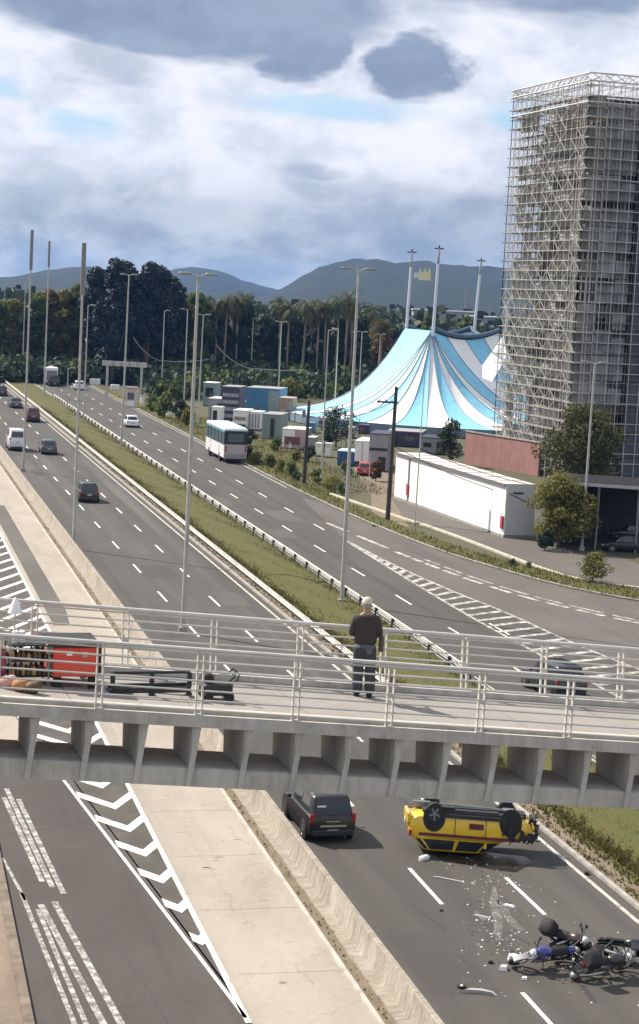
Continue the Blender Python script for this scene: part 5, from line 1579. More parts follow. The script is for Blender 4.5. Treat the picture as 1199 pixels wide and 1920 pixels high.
put('sedan', 'dark car at the left picture edge ahead of the grey sedan', 'car', 4, 743, P_BLACK, 'hatch', 4.6, 1.95, 1.8)
put('sedan', 'small far red car at the very left end of the highway', 'car', 2, 716, P_REDB, 'hatch', 4.2, 1.76, 1.5)
put('sedan', 'white sedan on the right carriageway beside the lamp post', 'car', 250, 802, P_WHT, 'sedan', 4.8, 2.0, 1.7)
put('sedan', 'white car farther ahead on the right carriageway', 'car', 150, 732, P_WHT, 'hatch', 4.6, 2.0, 1.8)
put('hatchback', 'far dark car between the white lorry and the white car', 'car', 103, 725, P_BLACK, 'suv', 4.8, 2.2, 2.3)
put('suv', 'black SUV on the right carriageway seen through the bridge railing', 'car', 1072, 1316, P_BLACK, 'suv', 4.7, 1.95, 1.85, .10, rim=M_GREYM)

# big boxy vehicles ------------------------------------------------
def box_vehicle(name, label, cat, loc, rz, L, W, H, body, roofm=None, cab=0.0, wheels=(.18, .82), windows=True, floor=.55, winm=M_GLASS, group=None):
    g = thing(name, label, cat, loc, rz, group)
    mb = MB(); mb.bbox((0, 0, (floor + H) / 2), (W, L, H - floor), .09); mb.build('body', body, g, 30)
    mb = MB(); mb.box((0, 0, H + .012), (W * .94, L * .97, .024)); mb.build('roof', roofm or body, g)
    mb = MB(); mb.box((0, 0, floor - .13), (W * .8, L * .96, .24)); mb.build('chassis', M_DARK, g)
    for f in wheels:
        for sx in (-1, 1): wheel(None, g, sx * (W / 2 - .14), L * (f - .5), .48, .28, M_GREYM)
    return g
bx = site(446, 869)
bus = box_vehicle('bus', 'blue and white coach driving away on the right carriageway', 'bus', (bx.x - .4, bx.y + 6.0, 0), 0, 12.6, 2.5, 3.45, plain('bus_white', (.78, .78, .79), .35, coat=.4), plain('bus_roof', (.52, .66, .68), .4), wheels=(.24, .80))
MB().box((0, 0, 2.42), (2.53, 12.5, 1.22)).build('window_band', glass_mat('bus_glass', (.012, .05, .075), .1), bus)
MB().box((0, 0, 3.12), (2.52, 12.62, .22)).build('roof_edge', plain('bus_blue', (.10, .28, .36), .4), bus)
MB().box((0, -6.325, 1.42), (2.46, .05, .9)).build('engine_lid', plain('bus_rear_shade', (.42, .38, .37), .5), bus)  # shade on the rear of the white bus painted as pinkish grey
MB().box((0, -6.315, 2.5), (2.46, .05, 1.3)).build('rear_panel', M_DARK, bus)
MB().box((0, -6.335, 2.5), (1.7, .05, .8)).build('rear_window', M_GLASSL, bus)
MB().box((0, -6.365, 2.25), (1.5, .02, .05)).build('window_bar', M_GREYM, bus)
MB().box((0, -6.32, .72), (2.44, .10, .5)).build('bumper', plain('bus_bumper', (.30, .27, .27), .6), bus)
MB().box((0, -6.38, 1.0), (.45, .02, .15)).build('number_plate', M_PLATE, bus)
for sx in (-1, 1):
    MB().box((sx * 1.08, -6.33, 1.45), (.16, .06, .6)).build('tail_light', M_LENS_R, bus)
    for k in range(5): MB().box((sx * 1.275, -4.6 + 2.3 * k, 2.42), (.03, .09, 1.22)).build('pillar', M_DARK, bus)
MB().box((-1.262, -3.1, 1.1), (.03, .05, 1.0)).build('hatch_seam', M_DARK, bus)
lt = site(97, 722)
lor = box_vehicle('lorry', 'white box lorry far ahead on the right carriageway', 'lorry', (lt.x, lt.y + 4, 0), 0, 8, 2.5, 3.5, M_WHITE, wheels=(.2, .8))
MB().box((0, -4.03, 1.9), (2.1, .05, 2.0)).build('rear_door', M_GREYM, lor)
tl = site(36, 700)
lor = box_vehicle('lorry', 'dark lorry at the far end beside the thin lamp post', 'lorry', (tl.x + 2, tl.y, 0), 0, 8, 2.5, 3.4, M_GREYM, wheels=(.2, .8))
MB().box((0, -4.03, 1.9), (2.1, .05, 2.0)).build('rear_door', M_WHITE, lor)

bus.scale = (1.14, 1.0, 1.24)
# compound in front of the tent: containers, trailers, booths -------
def px_box(name, label, cat, x0, x1, ytop, ybase, depth_m, mat, roofm=None, parts=None, group=None, wheels=False):
    """a box unit standing on the ground, its front face spanning the given stretch of the view"""
    b = site((x0 + x1) / 2, ybase); dep = math.hypot(b.x, b.y)
    w = (x1 - x0) / FPX * dep; h = max(.8, (ybase - ytop) / FPX * dep - depth_m * (21 / dep) * .9)
    g = thing(name, label, cat, (b.x, b.y, 0), -YAW - R(9), group)
    f = .5 if wheels else .12
    mb = MB(); mb.box((0, depth_m / 2, (h + f) / 2), (w, depth_m, h - f)); mb.build('body', mat, g)
    mb = MB(); mb.box((0, depth_m / 2, h + .05), (w + .12, depth_m + .12, .1)); mb.build('roof', roofm or mat, g)
    if wheels:
        for sx in (-1, 1):
            for yy in (.25, .75):
                mb = MB(); mb.lathe([(0, -.12), (.42, -.12), (.42, .12), (0, .12)], 14, 0, Matrix.Translation((sx * w * .36, depth_m * yy - .0, .42)) @ Matrix.Rotation(R(90), 4, 'Y')); mb.build('wheel', M_BLACK, g, 40)
    else:
        mb = MB(); mb.box((0, depth_m / 2, .06), (w * .96, depth_m * .96, .12)); mb.build('skid', M_DARK, g)
    if not wheels and w > 2.5:
        for k in range(int(w / .55)):
            mb = MB(); mb.box((-w / 2 + .3 + .55 * k, -.02, f + (h - f) * .5), (.12, .05, (h - f) * .96)); mb.build('rib', mat, g)
    for nm, u0, u1, v0, v1, m in (parts or []):
        mb = MB(); mb.box(((u0 + u1 - 1) / 2 * w, -.03, f + (h - f) * (v0 + v1) / 2), ((u1 - u0) * w, .06, (h - f) * (v1 - v0))); mb.build(nm, m, g)
    return g
M_CBLUE = plain('container_blue', (0.06, 0.19, 0.33), .6, var=.15, vscale=.8); M_CPUR = plain('trailer_purple', (0.05, 0.04, 0.09), .6, var=.2)
M_TAN = plain('tan_panel', (.30, .23, .17), .8, var=.2); M_GGRN = plain('grey_green_panel', (.22, .27, .26), .7, var=.15); M_PINK = plain('pinkish_panel', (.45, .33, .32), .8, var=.2); M_MAR = plain('maroon_panel', (.16, .06, .08), .7)
M_SKIP = plain('skip_blue', (.03, .08, .20), .6); M_CGREY = plain('compound_grey', (.28, .28, .29), .8, var=.2)
slats = [('slat', .05, .95, .12 + .2 * k, .22 + .2 * k, M_CGREY) for k in range(4)]
px_box('trailer', 'dark purple slatted trailer behind the bus roof', 'trailer', 414, 448, 722, 792, 5, M_CPUR, M_CGREY, slats)
px_box('trailer', 'dark trailer with a white arched top left of the purple trailer', 'trailer', 390, 416, 744, 790, 5, M_CGREY, M_WHITE, [('door', .2, .6, .05, .7, M_CPUR), ('window', .65, .95, .4, .8, M_GLASS)])
px_box('storage_hut', 'small white topped hut behind the lamp post by the bus', 'hut', 380, 404, 716, 762, 4, M_GGRN, M_WHITE, [('window', .2, .8, .4, .8, M_GLASS)])
px_box('container', 'large bright blue container below the palms', 'container', 460, 524, 724, 778, 7, M_CBLUE, M_CGREY, [('rib', .06 + .11 * k, .085 + .11 * k, .02, .98, M_CBLUE) for k in range(5)] + [('door', .66, .98, .05, .92, M_GGRN)])
px_box('caravan', 'white caravan with a brown window band behind the bus', 'caravan', 436, 462, 766, 806, 5, M_WHITE, None, [('window_band', .1, .95, .40, .62, M_TAN), ('skirt', .2, .95, 0, .15, M_DARK)], wheels=True)
px_box('booth', 'white slatted booth right of the white caravan', 'booth', 464, 488, 770, 806, 4, M_WHITE, None, [('slat', .1 + .24 * k, .2 + .24 * k, .1, .9, M_CGREY) for k in range(4)])
px_box('truck_body', 'grey green truck body with a dark doorway', 'truck', 490, 526, 772, 824, 6, M_GGRN, M_CGREY, [('door', .45, .66, .05, .85, M_DARK), ('rail', .04, .4, .5, .56, M_CGREY)])
px_box('crate_stack', 'brownish crate stack right of the blue container', 'crate stack', 522, 548, 744, 788, 4, M_TAN, M_PINK, [('panel', .1, .45, .1, .5, M_PINK), ('panel', .55, .9, .45, .85, M_CGREY)])
px_box('kiosk', 'white and maroon kiosk left of the timber pole', 'kiosk', 528, 572, 800, 842, 5, M_PINK, M_WHITE, [('awning', 0, .55, .62, .98, M_WHITE), ('shutter', .12, .78, .2, .6, M_MAR), ('post', .0, .1, 0, .6, M_WHITE), ('post', .3, .42, 0, .35, M_WHITE)])
for i, (a, b, lab) in enumerate([(591, 604, 'left of the two white electric boxes'), (609, 621, 'right of the two white electric boxes')]):
    px_box('electric_box', lab + ' on the grass slope', 'electric box', a, b, 831, 856 + i * 2, 1.2, plain('cream_box', (.62, .62, .54), .6), None, [('door', .15, .85, .1, .9, M_WHITE), ('vent', .25, .75, .75, .82, M_CGREY)], 'white electric boxes on the slope')
px_box('skip', 'dark blue skip with a pale blue lid', 'skip', 632, 676, 842, 874, 4, M_SKIP, plain('pale_blue_lid', (.45, .6, .7), .5), [('rib', .08 + .18 * k, .11 + .18 * k, .05, .95, M_CBLUE) for k in range(6)])
px_box('box_truck', 'white box truck behind the red car', 'truck', 664, 692, 820, 876, 6, M_WHITE, None, [('door_seam', .48, .52, .1, .95, M_CGREY), ('bumper', .02, .98, 0, .08, M_DARK)], wheels=True)
px_box('store_shed', 'grey store shed left of the crossarm pole', 'shed', 690, 726, 806, 884, 6, M_CGREY, M_CPUR, [('band', .02, .98, .55, .62, M_DARK), ('door', .5, .9, .02, .38, M_DARK)])
px_box('store_shed', 'low dark shed under the front of the tent', 'shed', 726, 790, 804, 838, 6, M_CPUR, M_CGREY, [('door', .1, .3, .02, .8, M_DARK), ('window', .5, .8, .4, .7, M_GLASSL)])
px_box('store_shed', 'low grey shed between the tent and the white shed', 'shed', 788, 838, 816, 852, 6, M_CGREY, M_DARK, [('door', .6, .8, .02, .8, M_DARK), ('window', .1, .4, .4, .7, M_GLASS)])
junk = [(396, 414, 762, 794, M_WHITE, 'pale crate between the bus and the dark trailer'), (448, 462, 752, 772, M_CGREY, 'grey crate right of the purple trailer'), (430, 442, 792, 804, M_WHITE, 'small white crate against the white caravan'),
        (552, 566, 772, 792, M_GGRN, 'grey green crate behind the maroon kiosk'), (574, 590, 818, 846, M_CGREY, 'grey crate right of the maroon kiosk'), (576, 588, 792, 812, M_CBLUE, 'blue crate at the low edge of the tent'), (606, 618, 806, 826, M_TAN, 'tan crate under the tree by the tent'),
        (648, 662, 800, 822, M_CGREY, 'grey crate right of the tree by the tent'), (672, 690, 796, 814, M_CPUR, 'dark crate behind the white box truck'), (738, 756, 812, 832, M_WHITE, 'white crate before the low dark shed'), (762, 778, 818, 834, M_CGREY, 'grey crate at the middle of the low dark shed'), (808, 822, 834, 850, M_WHITE, 'white crate before the low grey shed')]
for i, (a, b, yt, yb, m, lab) in enumerate(junk):
    px_box('crate', lab, 'crate', a, b, yt, yb, 2.5, m, random.choice((M_WHITE, M_CGREY, m)), [('door', .15, .6, .05, .8, random.choice((M_DARK, M_CGREY, M_MAR)))], 'crates of the circus compound')
rc = put('hatchback', 'red car with lit tail light parked beside the rusty bush', 'car', 684, 893, P_REDB, 'hatch', 4.0, 1.72, 1.55, -.25)
# cars parked in the shade under the canopy
pk_ = [(1122, 1006, P_GREY, 'grey car parked in the shade behind the lamp post', 1.35), (1180, 1012, P_BLACK, 'black car parked under the canopy at the right picture edge', 1.3), (1160, 976, P_SILV, 'pale car with a bright roof parked deep under the canopy', 1.1), (1172, 1034, P_DARK, 'dark brown car parked nearest the verge at the right', 1.3)]
for px, py, m, lab, rz in pk_:
    p = site(px, py); car('parked_car', lab, 'car', (p.x, p.y, 0.004), rz, m, 4.2, 1.75, 1.5, 'hatch', 'cars parked under the canopy')

# ---------------------------------------------------------------- street vendor's stall on the deck, left
v0 = on_deck(142, 1292)
vc = thing('vendor_cart', 'red box stall with a rack of brown and golden goods on the footbridge deck', 'stall', tuple(v0), BRZ)
M_FR = paint('stall_red', (0.60, 0.045, 0.025), .4); M_MARB = paint('stall_maroon', (0.20, 0.03, 0.06), .5); M_GOLD = plain('golden_goods', (.34, .22, .08), .6, .0, .25, 9); M_BRN = plain('brown_goods', (.11, .065, .035), .7, var=.3, vscale=9)
MB().bbox((0, .5, .46), (.77, 1.0, .50), .025).build('red_box', M_FR, vc, 30)
MB().bbox((-.05, .5, .735), (.92, 1.04, .045), .015).build('lid', M_DARK, vc)
for x in (-.30, .28):
    for y in (.08, .92): MB().box((x, y, .105), (.12, .10, .21)).build('leg', M_BLACK, vc)
MB().box((-.12, -.008, .60), (.09, .016, .07)).build('label_plate', M_WHITE, vc)
MB().box((.14, -.008, .58), (.07, .016, .10)).build('label_plate', plain('label_pink', (.5, .3, .28), .6), vc)
MB().box((.40, .5, .46), (.03, 1.02, .54)).build('end_frame', M_DARK, vc)
for z in (.20, .46, .72):
    MB().box((-.76, .42, z), (.68, .66, .03)).build('shelf', M_DARK, vc)
for x in (-1.08, -.44):
    for y in (.10, .74): MB().box((x, y, .40), (.03, .03, .80)).build('rack_post', M_GREYM, vc)
random.seed(12)
for z in (.215, .475):
    for i in range(7):
        for j in range(3):
            r = random.uniform(.032, .048); h = random.uniform(.09, .19)
            MB().lathe([(r * .9, 0), (r, h * .3), (r * .8, h * .75), (r * .35, h * .85), (r * .3, h), (0, h)], 8, 0, Matrix.Translation((-1.03 + .09 * i + random.uniform(-.01, .01), .16 + .2 * j, z))).build('jar', M_GOLD if random.random() < .5 else M_BRN, vc, 50)
for x in (-.98, -.87):
    MB().lathe([(.05, 0), (.055, .18), (.03, .2), (0, .2)], 10, 0, Matrix.Translation((x, .3, .737))).build('white_canister', M_WHITE, vc, 50)
MB().tube((-.95, .62, .73), (-.95, .62, 1.25), .014, 6).build('parasol_pole', M_CHROME, vc)
MB().lathe([(.125, 1.17), (.118, 1.20), (.055, 1.36), (.012, 1.43), (0, 1.44)], 12, 0, Matrix.Translation((-.95, .62, 0))).build('cone_shade', M_WHITE, vc, 40)
MB().bbox((-1.42, .45, .42), (.56, .8, .46), .03).build('maroon_crate', M_MARB, vc, 30)
MB().box((-1.42, .45, .67), (.50, .72, .03)).build('crate_lid', M_BRN, vc)
for i, (px, py, m, lab) in enumerate([(14, 1290, plain('pink_cloth', (.50, .30, .25), .9, var=.2, vscale=6), 'pinkish cloth bundle at the left end of the footbridge deck'), (38, 1296, plain('orange_cloth', (.40, .19, .09), .9, var=.25, vscale=6), 'orange brown bundle below the rack of goods'), (62, 1300, M_BRN, 'dark brown sack in front of the rack of goods')]):
    p = on_deck(px, py); o = MB().ball((0, 0, .10), .13, 12, 0, (1.1, .9, .8)).ball((.07, .03, .16), .08, 10, 0, (1, .8, .7)).build('bundle', m, None, 70, tuple(p))
    tag(o, lab, 'bundle', 'bundles by the stall')
# ---------------------------------------------------------------- overturned taxi
ta, tb = site(786, 1600), site(978, 1592)
tc_ = site(874, 1590)
TXH = 1.30
taxi = car('overturned_taxi', 'yellow taxi lying upside down on its roof on the highway', 'taxi', (23.15, 66.75, 0), 0, P_YEL, 4.35, 1.74, 1.52, 'hatch', None, True, TXH / 1.52, (('wheel', -1, True),), M_GREYM)
# nose towards the right of the picture, roof on the asphalt
taxi.rotation_mode = 'XYZ'
fwd = Vector((math.cos(R(-5)), math.sin(R(-5)), 0))
Rm = Matrix.Rotation(R(-103), 4, 'Z') @ Matrix.Rotation(R(180), 4, 'Y')
Rm = Matrix.Translation((23.0, 66.35, TXH * 1.38 + .03)) @ Matrix.Rotation(R(3.0), 4, 'Y') @ Matrix.Rotation(R(-5), 4, 'X') @ Rm @ Matrix.Diagonal((1.06, 1.1, 1.38, 1))
taxi.matrix_world = Rm
for o_ in taxi.children:
    if o_.name.startswith('wheel') and 'arch' not in o_.name: o_.location.z = -.10; o_.scale = (1, 1, 1.0)
M_STRIPE = plain('taxi_stripe', (0.10, 0.012, 0.02), .4)
for sx in (-1, 1):
    MB().box((sx * .872, -.1, .80), (.02, 3.5, .085)).build('side_stripe', M_STRIPE, taxi)
    for yy in (.45, -.62):
        MB().box((sx * .873, yy, .56), (.014, .02, .55)).build('door_seam', M_DARK, taxi)
    MB().box((sx * .84, 0, .26), (.10, 2.3, .10)).build('sill', M_DARK, taxi)
    MB().box((sx * .878, .12, .50), (.01, .5, .16)).build('dark_door_print', M_STRIPE, taxi)
ub = MB()
ub.box((0, .0, .185), (1.42, 3.5, .06)); ub.box((0, .3, .14), (.30, 2.7, .08))
ub.box((-.45, .1, .145), (.34, 1.6, .06)); ub.box((.45, .1, .145), (.34, 1.6, .06))
ub.build('floor_pan', M_DARK, taxi)
MB().path([(.12, 1.2, .12), (.16, .2, .10), (.30, -.7, .10), (.42, -1.6, .12), (.42, -2.15, .16)], .045, 8).build('exhaust_pipe', M_GREYM, taxi)
MB().bbox((.40, -1.72, .16), (.30, .62, .20), .06).build('silencer', M_GREYM, taxi)
MB().bbox((-.25, -.95, .13), (.75, .60, .16), .05).build('fuel_tank', M_BLACK, taxi)
MB().tube((-.74, -1.36, .32), (.74, -1.36, .32), .05, 8).build('rear_axle', M_DARK, taxi)
MB().tube((-.74, 1.3, .30), (.74, 1.3, .30), .04, 8).build('front_axle', M_DARK, taxi)
MB().bbox((.05, 1.55, .30), (.8, .66, .34), .06).build('engine_block', M_DARK, taxi)
MB().bbox((.1, 1.3, .16), (.5, .4, .18), .05).build('gearbox', M_GREYM, taxi)
# torn-open nose: radiator, frame rails, wiring
MB().box((0, 2.16, .48), (1.30, .10, .5)).build('radiator', M_BLACK, taxi)
for sx in (-1, 1): MB().box((sx * .5, 2.02, .42), (.10, .6, .12)).build('frame_rail', M_DARK, taxi)
MB().box((.1, 2.26, .66), (1.48, .08, .14)).build('crash_bar', M_DARK, taxi)
random.seed(17)
wr_ = MB()
for k in range(9):
    p = Vector((random.uniform(-.7, .75), 2.12, random.uniform(.25, .75)))
    wr_.path([p, p + Vector((random.uniform(-.15, .15), .18, random.uniform(-.1, .1))), p + Vector((random.uniform(-.3, .3), .26, random.uniform(-.25, .1)))], .018, 5)
tag(wr_.build('torn_wiring', M_BLACK, taxi), kind='stuff')
cb = MB()
for k in range(22):
    c = Vector((-.885 + random.uniform(-.05, .05), random.uniform(.95, 2.2), random.uniform(.25, .78))); s = random.uniform(.12, .26)
    v = [c + Vector((random.uniform(-.06, .02), random.uniform(-s, s), random.uniform(-s, s))) for _ in range(4)]
    cb.add(v, [(0, 1, 2), (0, 2, 3), (0, 3, 1), (1, 3, 2)])
for k in range(26):
    c = Vector((random.uniform(-.92, .8), random.uniform(1.5, 2.3), random.uniform(.22, .85))); s = random.uniform(.12, .28)
    v = [c + Vector((random.uniform(-s, s), random.uniform(-s, s) * .5, random.uniform(-s, s))) for _ in range(4)]
    cb.add(v, [(0, 1, 2), (0, 2, 3), (0, 3, 1), (1, 3, 2)])
tag(cb.build('crumpled_plastic', M_BLACK, taxi), kind='stuff')
fnt = MB(); fnt.lathe([(0, -.05), (.25, -.05), (.27, .0), (.27, .06), (0, .06)], 18, 0, Matrix.Translation((-.74, 1.3, .36)) @ Matrix.Rotation(R(-90), 4, 'Y'))
fnt.build('brake_drum', M_DARK, taxi, 40)
MB().bbox((0, -2.24, .42), (1.52, .12, .30), .05).build('rear_bumper', P_YEL, taxi)
MB().box((0, -2.30, .56), (.4, .03, .12)).build('number_plate', M_PLATE, taxi)
# roof sign snapped off, beside the taxi
o = MB().bbox((0, 0, .09), (.5, .2, .18), .05).build('taxi_roof_sign', M_WHITE, None, None, tuple(site(795, 1612)))
o.rotation_euler = (0.2, 0, .6); tag(o, 'broken white roof sign lying at the left end of the overturned taxi', 'roof sign')

# ---------------------------------------------------------------- motorcycles
def motorcycle(label, loc, rot, pm, box=False, frontm=None):
    g = thing('motorcycle', label, 'motorcycle', loc, 0, 'crashed motorcycles')
    g.rotation_euler = rot; g.scale = (1.18, 1.18, 1.18)
    for y in (-.66, .66):
        M = Matrix.Translation((0, y, .31)) @ Matrix.Rotation(R(90), 4, 'Y')
        w = MB().torus(.255, .058, 22, 8, 0, M).build('wheel', M_BLACK, g, 60)
        rb = MB().torus(.205, .018, 20, 5, 0, M)
        for k in range(6):
            a = math.pi * k / 6
            rb.tube(M @ Vector((.2 * math.cos(a), .2 * math.sin(a), 0)), M @ Vector((-.2 * math.cos(a), -.2 * math.sin(a), 0)), .009, 4)
        rb.tube((-.07, y, .31), (.07, y, .31), .04, 8)
        rb.build('rim', M_GREYM, w)
        fd = MB()
        n = 8
        a0, a1 = (R(35), R(150)) if y > 0 else (R(40), R(170))
        fd.loft([[(s, y + r * math.cos(a), .31 + r * math.sin(a)) for s, r in ((-.075, .33), (.075, .33), (.07, .345), (-.07, .345))] for a in [lerp(a0, a1, i / n) for i in range(n + 1)]], True, 0, True)
        fd.build('mudguard', frontm if (y > 0 and frontm) else pm, g)
    for s in (-1, 1):
        MB().tube((s * .09, .66, .31), (s * .09, .40, .88), .026, 7).build('fork', M_CHROME, g, 50)
        MB().tube((s * .13, -.66, .33), (s * .13, -.42, .70), .03, 7).build('shock_absorber', M_DARK, g, 50)
        MB().tube((s * .10, -.66, .31), (s * .10, -.08, .34), .024, 6).build('swing_arm', M_DARK, g, 50)
        MB().path([(s * .11, .0, .42), (s * .42, .1, .40)], .016, 6).build('footpeg', M_DARK, g)
        MB().path([(s * .18, .36, 1.02), (s * .27, .34, 1.16)], .011, 5).build('mirror_stem', M_DARK, g)
        MB().ball((s * .29, .34, 1.18), .065, 8, 0, (1, .3, .75)).build('mirror', M_DARK, g)
    MB().path([(0, .40, .86), (0, .25, .55), (0, .05, .34), (0, -.15, .36), (0, -.35, .62)], .03, 7).build('frame', M_DARK, g, 50)
    MB().path([(0, .38, .84), (0, .0, .70), (0, -.62, .74)], .026, 7).build('frame', M_DARK, g, 50)
    MB().bbox((0, .06, .44), (.26, .36, .28), .05).build('engine', M_GREYM, g)
    rings = []
    for y, wd, zz, hh in ((.36, .09, .80, .10), (.28, .16, .80, .17), (.10, .17, .80, .19), (-.06, .12, .78, .14), (-.12, .07, .76, .08)):
        rings.append([(wd * math.cos(a), y, zz + hh * .75 * math.sin(a)) for a in [2 * math.pi * k / 12 for k in range(12)]])
    MB().loft(rings, True, 0, True).build('tank', pm, g, 60)
    MB().bbox((0, -.36, .80), (.24, .58, .11), .045).build('seat', M_BLACK, g, 40)
    MB().bbox((0, -.70, .78), (.16, .26, .10), .03).build('tail', pm, g)
    MB().box((0, -.845, .76), (.12, .03, .06)).build('tail_light', M_LENS_R, g)
    MB().path([(-.34, .28, 1.02), (-.2, .36, 1.0), (0, .40, .96), (.2, .36, 1.0), (.34, .28, 1.02)], .016, 7).build('handlebar', M_DARK, g, 50)
    MB().ball((0, .50, .88), .105, 12, 0, (1, .8, 1)).build('headlight', M_LENS_W if frontm is None else frontm, g, 60)
    MB().path([(.11, .1, .36), (.14, -.1, .24), (.16, -.5, .28), (.17, -.85, .36)], [.022, .024, .05, .05], 8).build('exhaust', M_CHROME, g, 50)
    for s in (-1, 1): MB().bbox((s * .145, .26, .62), (.03, .34, .26), .012).build('side_panel', pm, g)
    if box: MB().bbox((0, -.66, 1.02), (.42, .40, .36), .05).build('top_box', M_BLACK, g, 40)
    return g
P_BLU = paint('moto_blue', (.03, .035, .22)); P_MAR = paint('moto_maroon', (.04, .018, .016)); P_BLK = paint('moto_black', (.016, .016, .018))
def lay(px, py, heading, tilt, pitch=0.0, lift=0.0):
    p = site(px, py)
    return (p.x, p.y, lift), (pitch, tilt, heading)
# seen from the camera: a blue and white one leaning over at the left, a maroon one behind, a black one at the right
l, r = lay(1004, 1806, R(100), R(-52), 0, .06); motorcycle('blue and white motorcycle lying at the left of the crash heap', l, r, P_BLU, False, M_WHITE)
l, r = lay(1092, 1784, R(215), R(50), 0, .06); motorcycle('maroon motorcycle lying behind the others in the crash heap', l, r, P_MAR, True)
l, r = lay(1122, 1824, R(-80), R(48), 0, .05); motorcycle('black motorcycle leaning in the front of the crash heap', l, r, P_BLK, True)
l, r = lay(1172, 1816, R(-120), R(-58), 0, .08); motorcycle('black motorcycle with a pale wheel at the right picture edge', l, r, P_BLK, False)
l, r = lay(1056, 1806, R(15), R(68), 0, .10); motorcycle('dark motorcycle fallen flat between the blue and the black ones', l, r, P_BLK, False)
hp = site(1076, 1838)
hm = thing('helmet', 'grey helmet lying on the asphalt below the crash heap', 'helmet', (hp.x, hp.y, 0))
MB().ball((0, 0, .14), .15, 14, 0, (.92, 1.1, .95)).build('shell', M_GREYM, hm, 60)
MB().ball((0, -.05, .12), .148, 12, 0, (.84, 1.02, .55)).build('visor', M_GLASS, hm, 60)
# debris
random.seed(23)
sh = MB()
for k in range(420):
    t = random.random()
    if t < .5: c = site(random.gauss(930, 28) + 0, random.uniform(1640, 1790))
    elif t < .8: c = site(random.gauss(985, 70), random.gauss(1790, 40))
    else: c = site(random.gauss(880, 60), random.gauss(1620, 22))
    s = random.uniform(.012, .055); h = random.uniform(.005, .03)
    a = random.uniform(0, 6.28); u = Vector((math.cos(a), math.sin(a), 0)) * s; v = Vector((-math.sin(a), math.cos(a), 0)) * s * random.uniform(.4, 1)
    b = Vector((c.x, c.y, .006)); top = b + Vector((random.uniform(-.02, .02), random.uniform(-.02, .02), h))
    sh.add([b - u, b - v, b + u, b + v, top], [(0, 1, 4), (1, 2, 4), (2, 3, 4), (3, 0, 4)], random.choice((0, 0, 1, 1, 2)))
tag(sh.build('glass_and_plastic_shards', [M_WHITE, M_GREYM, M_BLACK]), kind='stuff')
def scrap(name, label, cat, px, py, pts, h, mat, lift=.01, group=None):
    """bent panel fragment: outline in metres, raised in the middle"""
    c = site(px, py); n = len(pts); mb = MB()
    low = [(x, y, 0) for x, y in pts]; mid = [(x * .75, y * .75, h) for x, y in pts]; inn = [(x * .5, y * .5, h * .85) for x, y in pts]
    mb.loft([low, mid, inn], True, 0, True)
    o = mb.build(name, mat, None, 50, (c.x, c.y, lift))
    return tag(o, label, cat, group)
scrap('bumper_fragment', 'pale curved bumper fragment lying nearest the camera', 'fragment', 896, 1862, [(-.55, .10), (-.2, .22), (.2, .10), (.55, -.22), (.48, -.34), (.1, -.08), (-.3, .02)], .10, plain('fragment_grey', (.36, .36, .35), .5))
scrap('plastic_sheet', 'crumpled white plastic piece left of the blue motorcycle', 'fragment', 962, 1800, [(-.2, -.1), (.0, -.2), (.22, .0), (.12, .2), (-.12, .18)], .16, M_WHITE)
scrap('plastic_sheet', 'smaller crumpled white plastic piece at the lower left of the heap', 'fragment', 944, 1818, [(-.2, -.08), (.05, -.16), (.2, .06), (.0, .16)], .12, M_WHITE)
scrap('plastic_sheet', 'small pale fragment beside the lane dash below the heap', 'fragment', 983, 1836, [(-.12, -.06), (.08, -.1), (.14, .08), (-.04, .1)], .06, M_WHITE)
scrap('plastic_strip', 'thin pale strip lying on the asphalt below the taxi', 'fragment', 842, 1650, [(-.5, .4), (-.42, .46), (.5, -.3), (.44, -.4)], .03, plain('fragment_grey', (.36, .36, .35), .5))
scrap('plastic_strip', 'bent grey strip between the taxi and the motorcycles', 'fragment', 902, 1720, [(-.28, .2), (-.18, .26), (.3, -.16), (.22, -.28)], .05, plain('fragment_grey', (.36, .36, .35), .5))
scrap('plastic_strip', 'pale shard fallen next to the left of the lane dash by the taxi', 'fragment', 955, 1700, [(-.2, .14), (-.1, .22), (.22, -.08), (.12, -.2)], .06, M_WHITE)
scrap('dark_fragment', 'small dark lump on the asphalt left of the white plastic', 'fragment', 920, 1806, [(-.1, -.06), (.08, -.08), (.12, .05), (-.05, .09)], .07, M_BLACK)
scrap('dark_fragment', 'small dark lump by the median edge line', 'fragment', 1100, 1640, [(-.12, -.08), (.1, -.1), (.16, .08), (-.06, .1)], .10, M_BLACK)
scrap('dark_fragment', 'small dark speck in the lane right of the barrier wall', 'fragment', 828, 1708, [(-.08, -.05), (.06, -.07), (.08, .05), (-.05, .07)], .05, M_BLACK)
rg_ = site(866, 1852)
o = MB().torus(.11, .04, 16, 6, 0, Matrix.Translation((0, 0, .05))).ball((0, 0, .05), .06, 8, 1).build('broken_lamp', [M_BLACK, M_WHITE], None, 60, (rg_.x, rg_.y, .0))
tag(o, 'small round black lamp with a white centre on the asphalt', 'lamp')
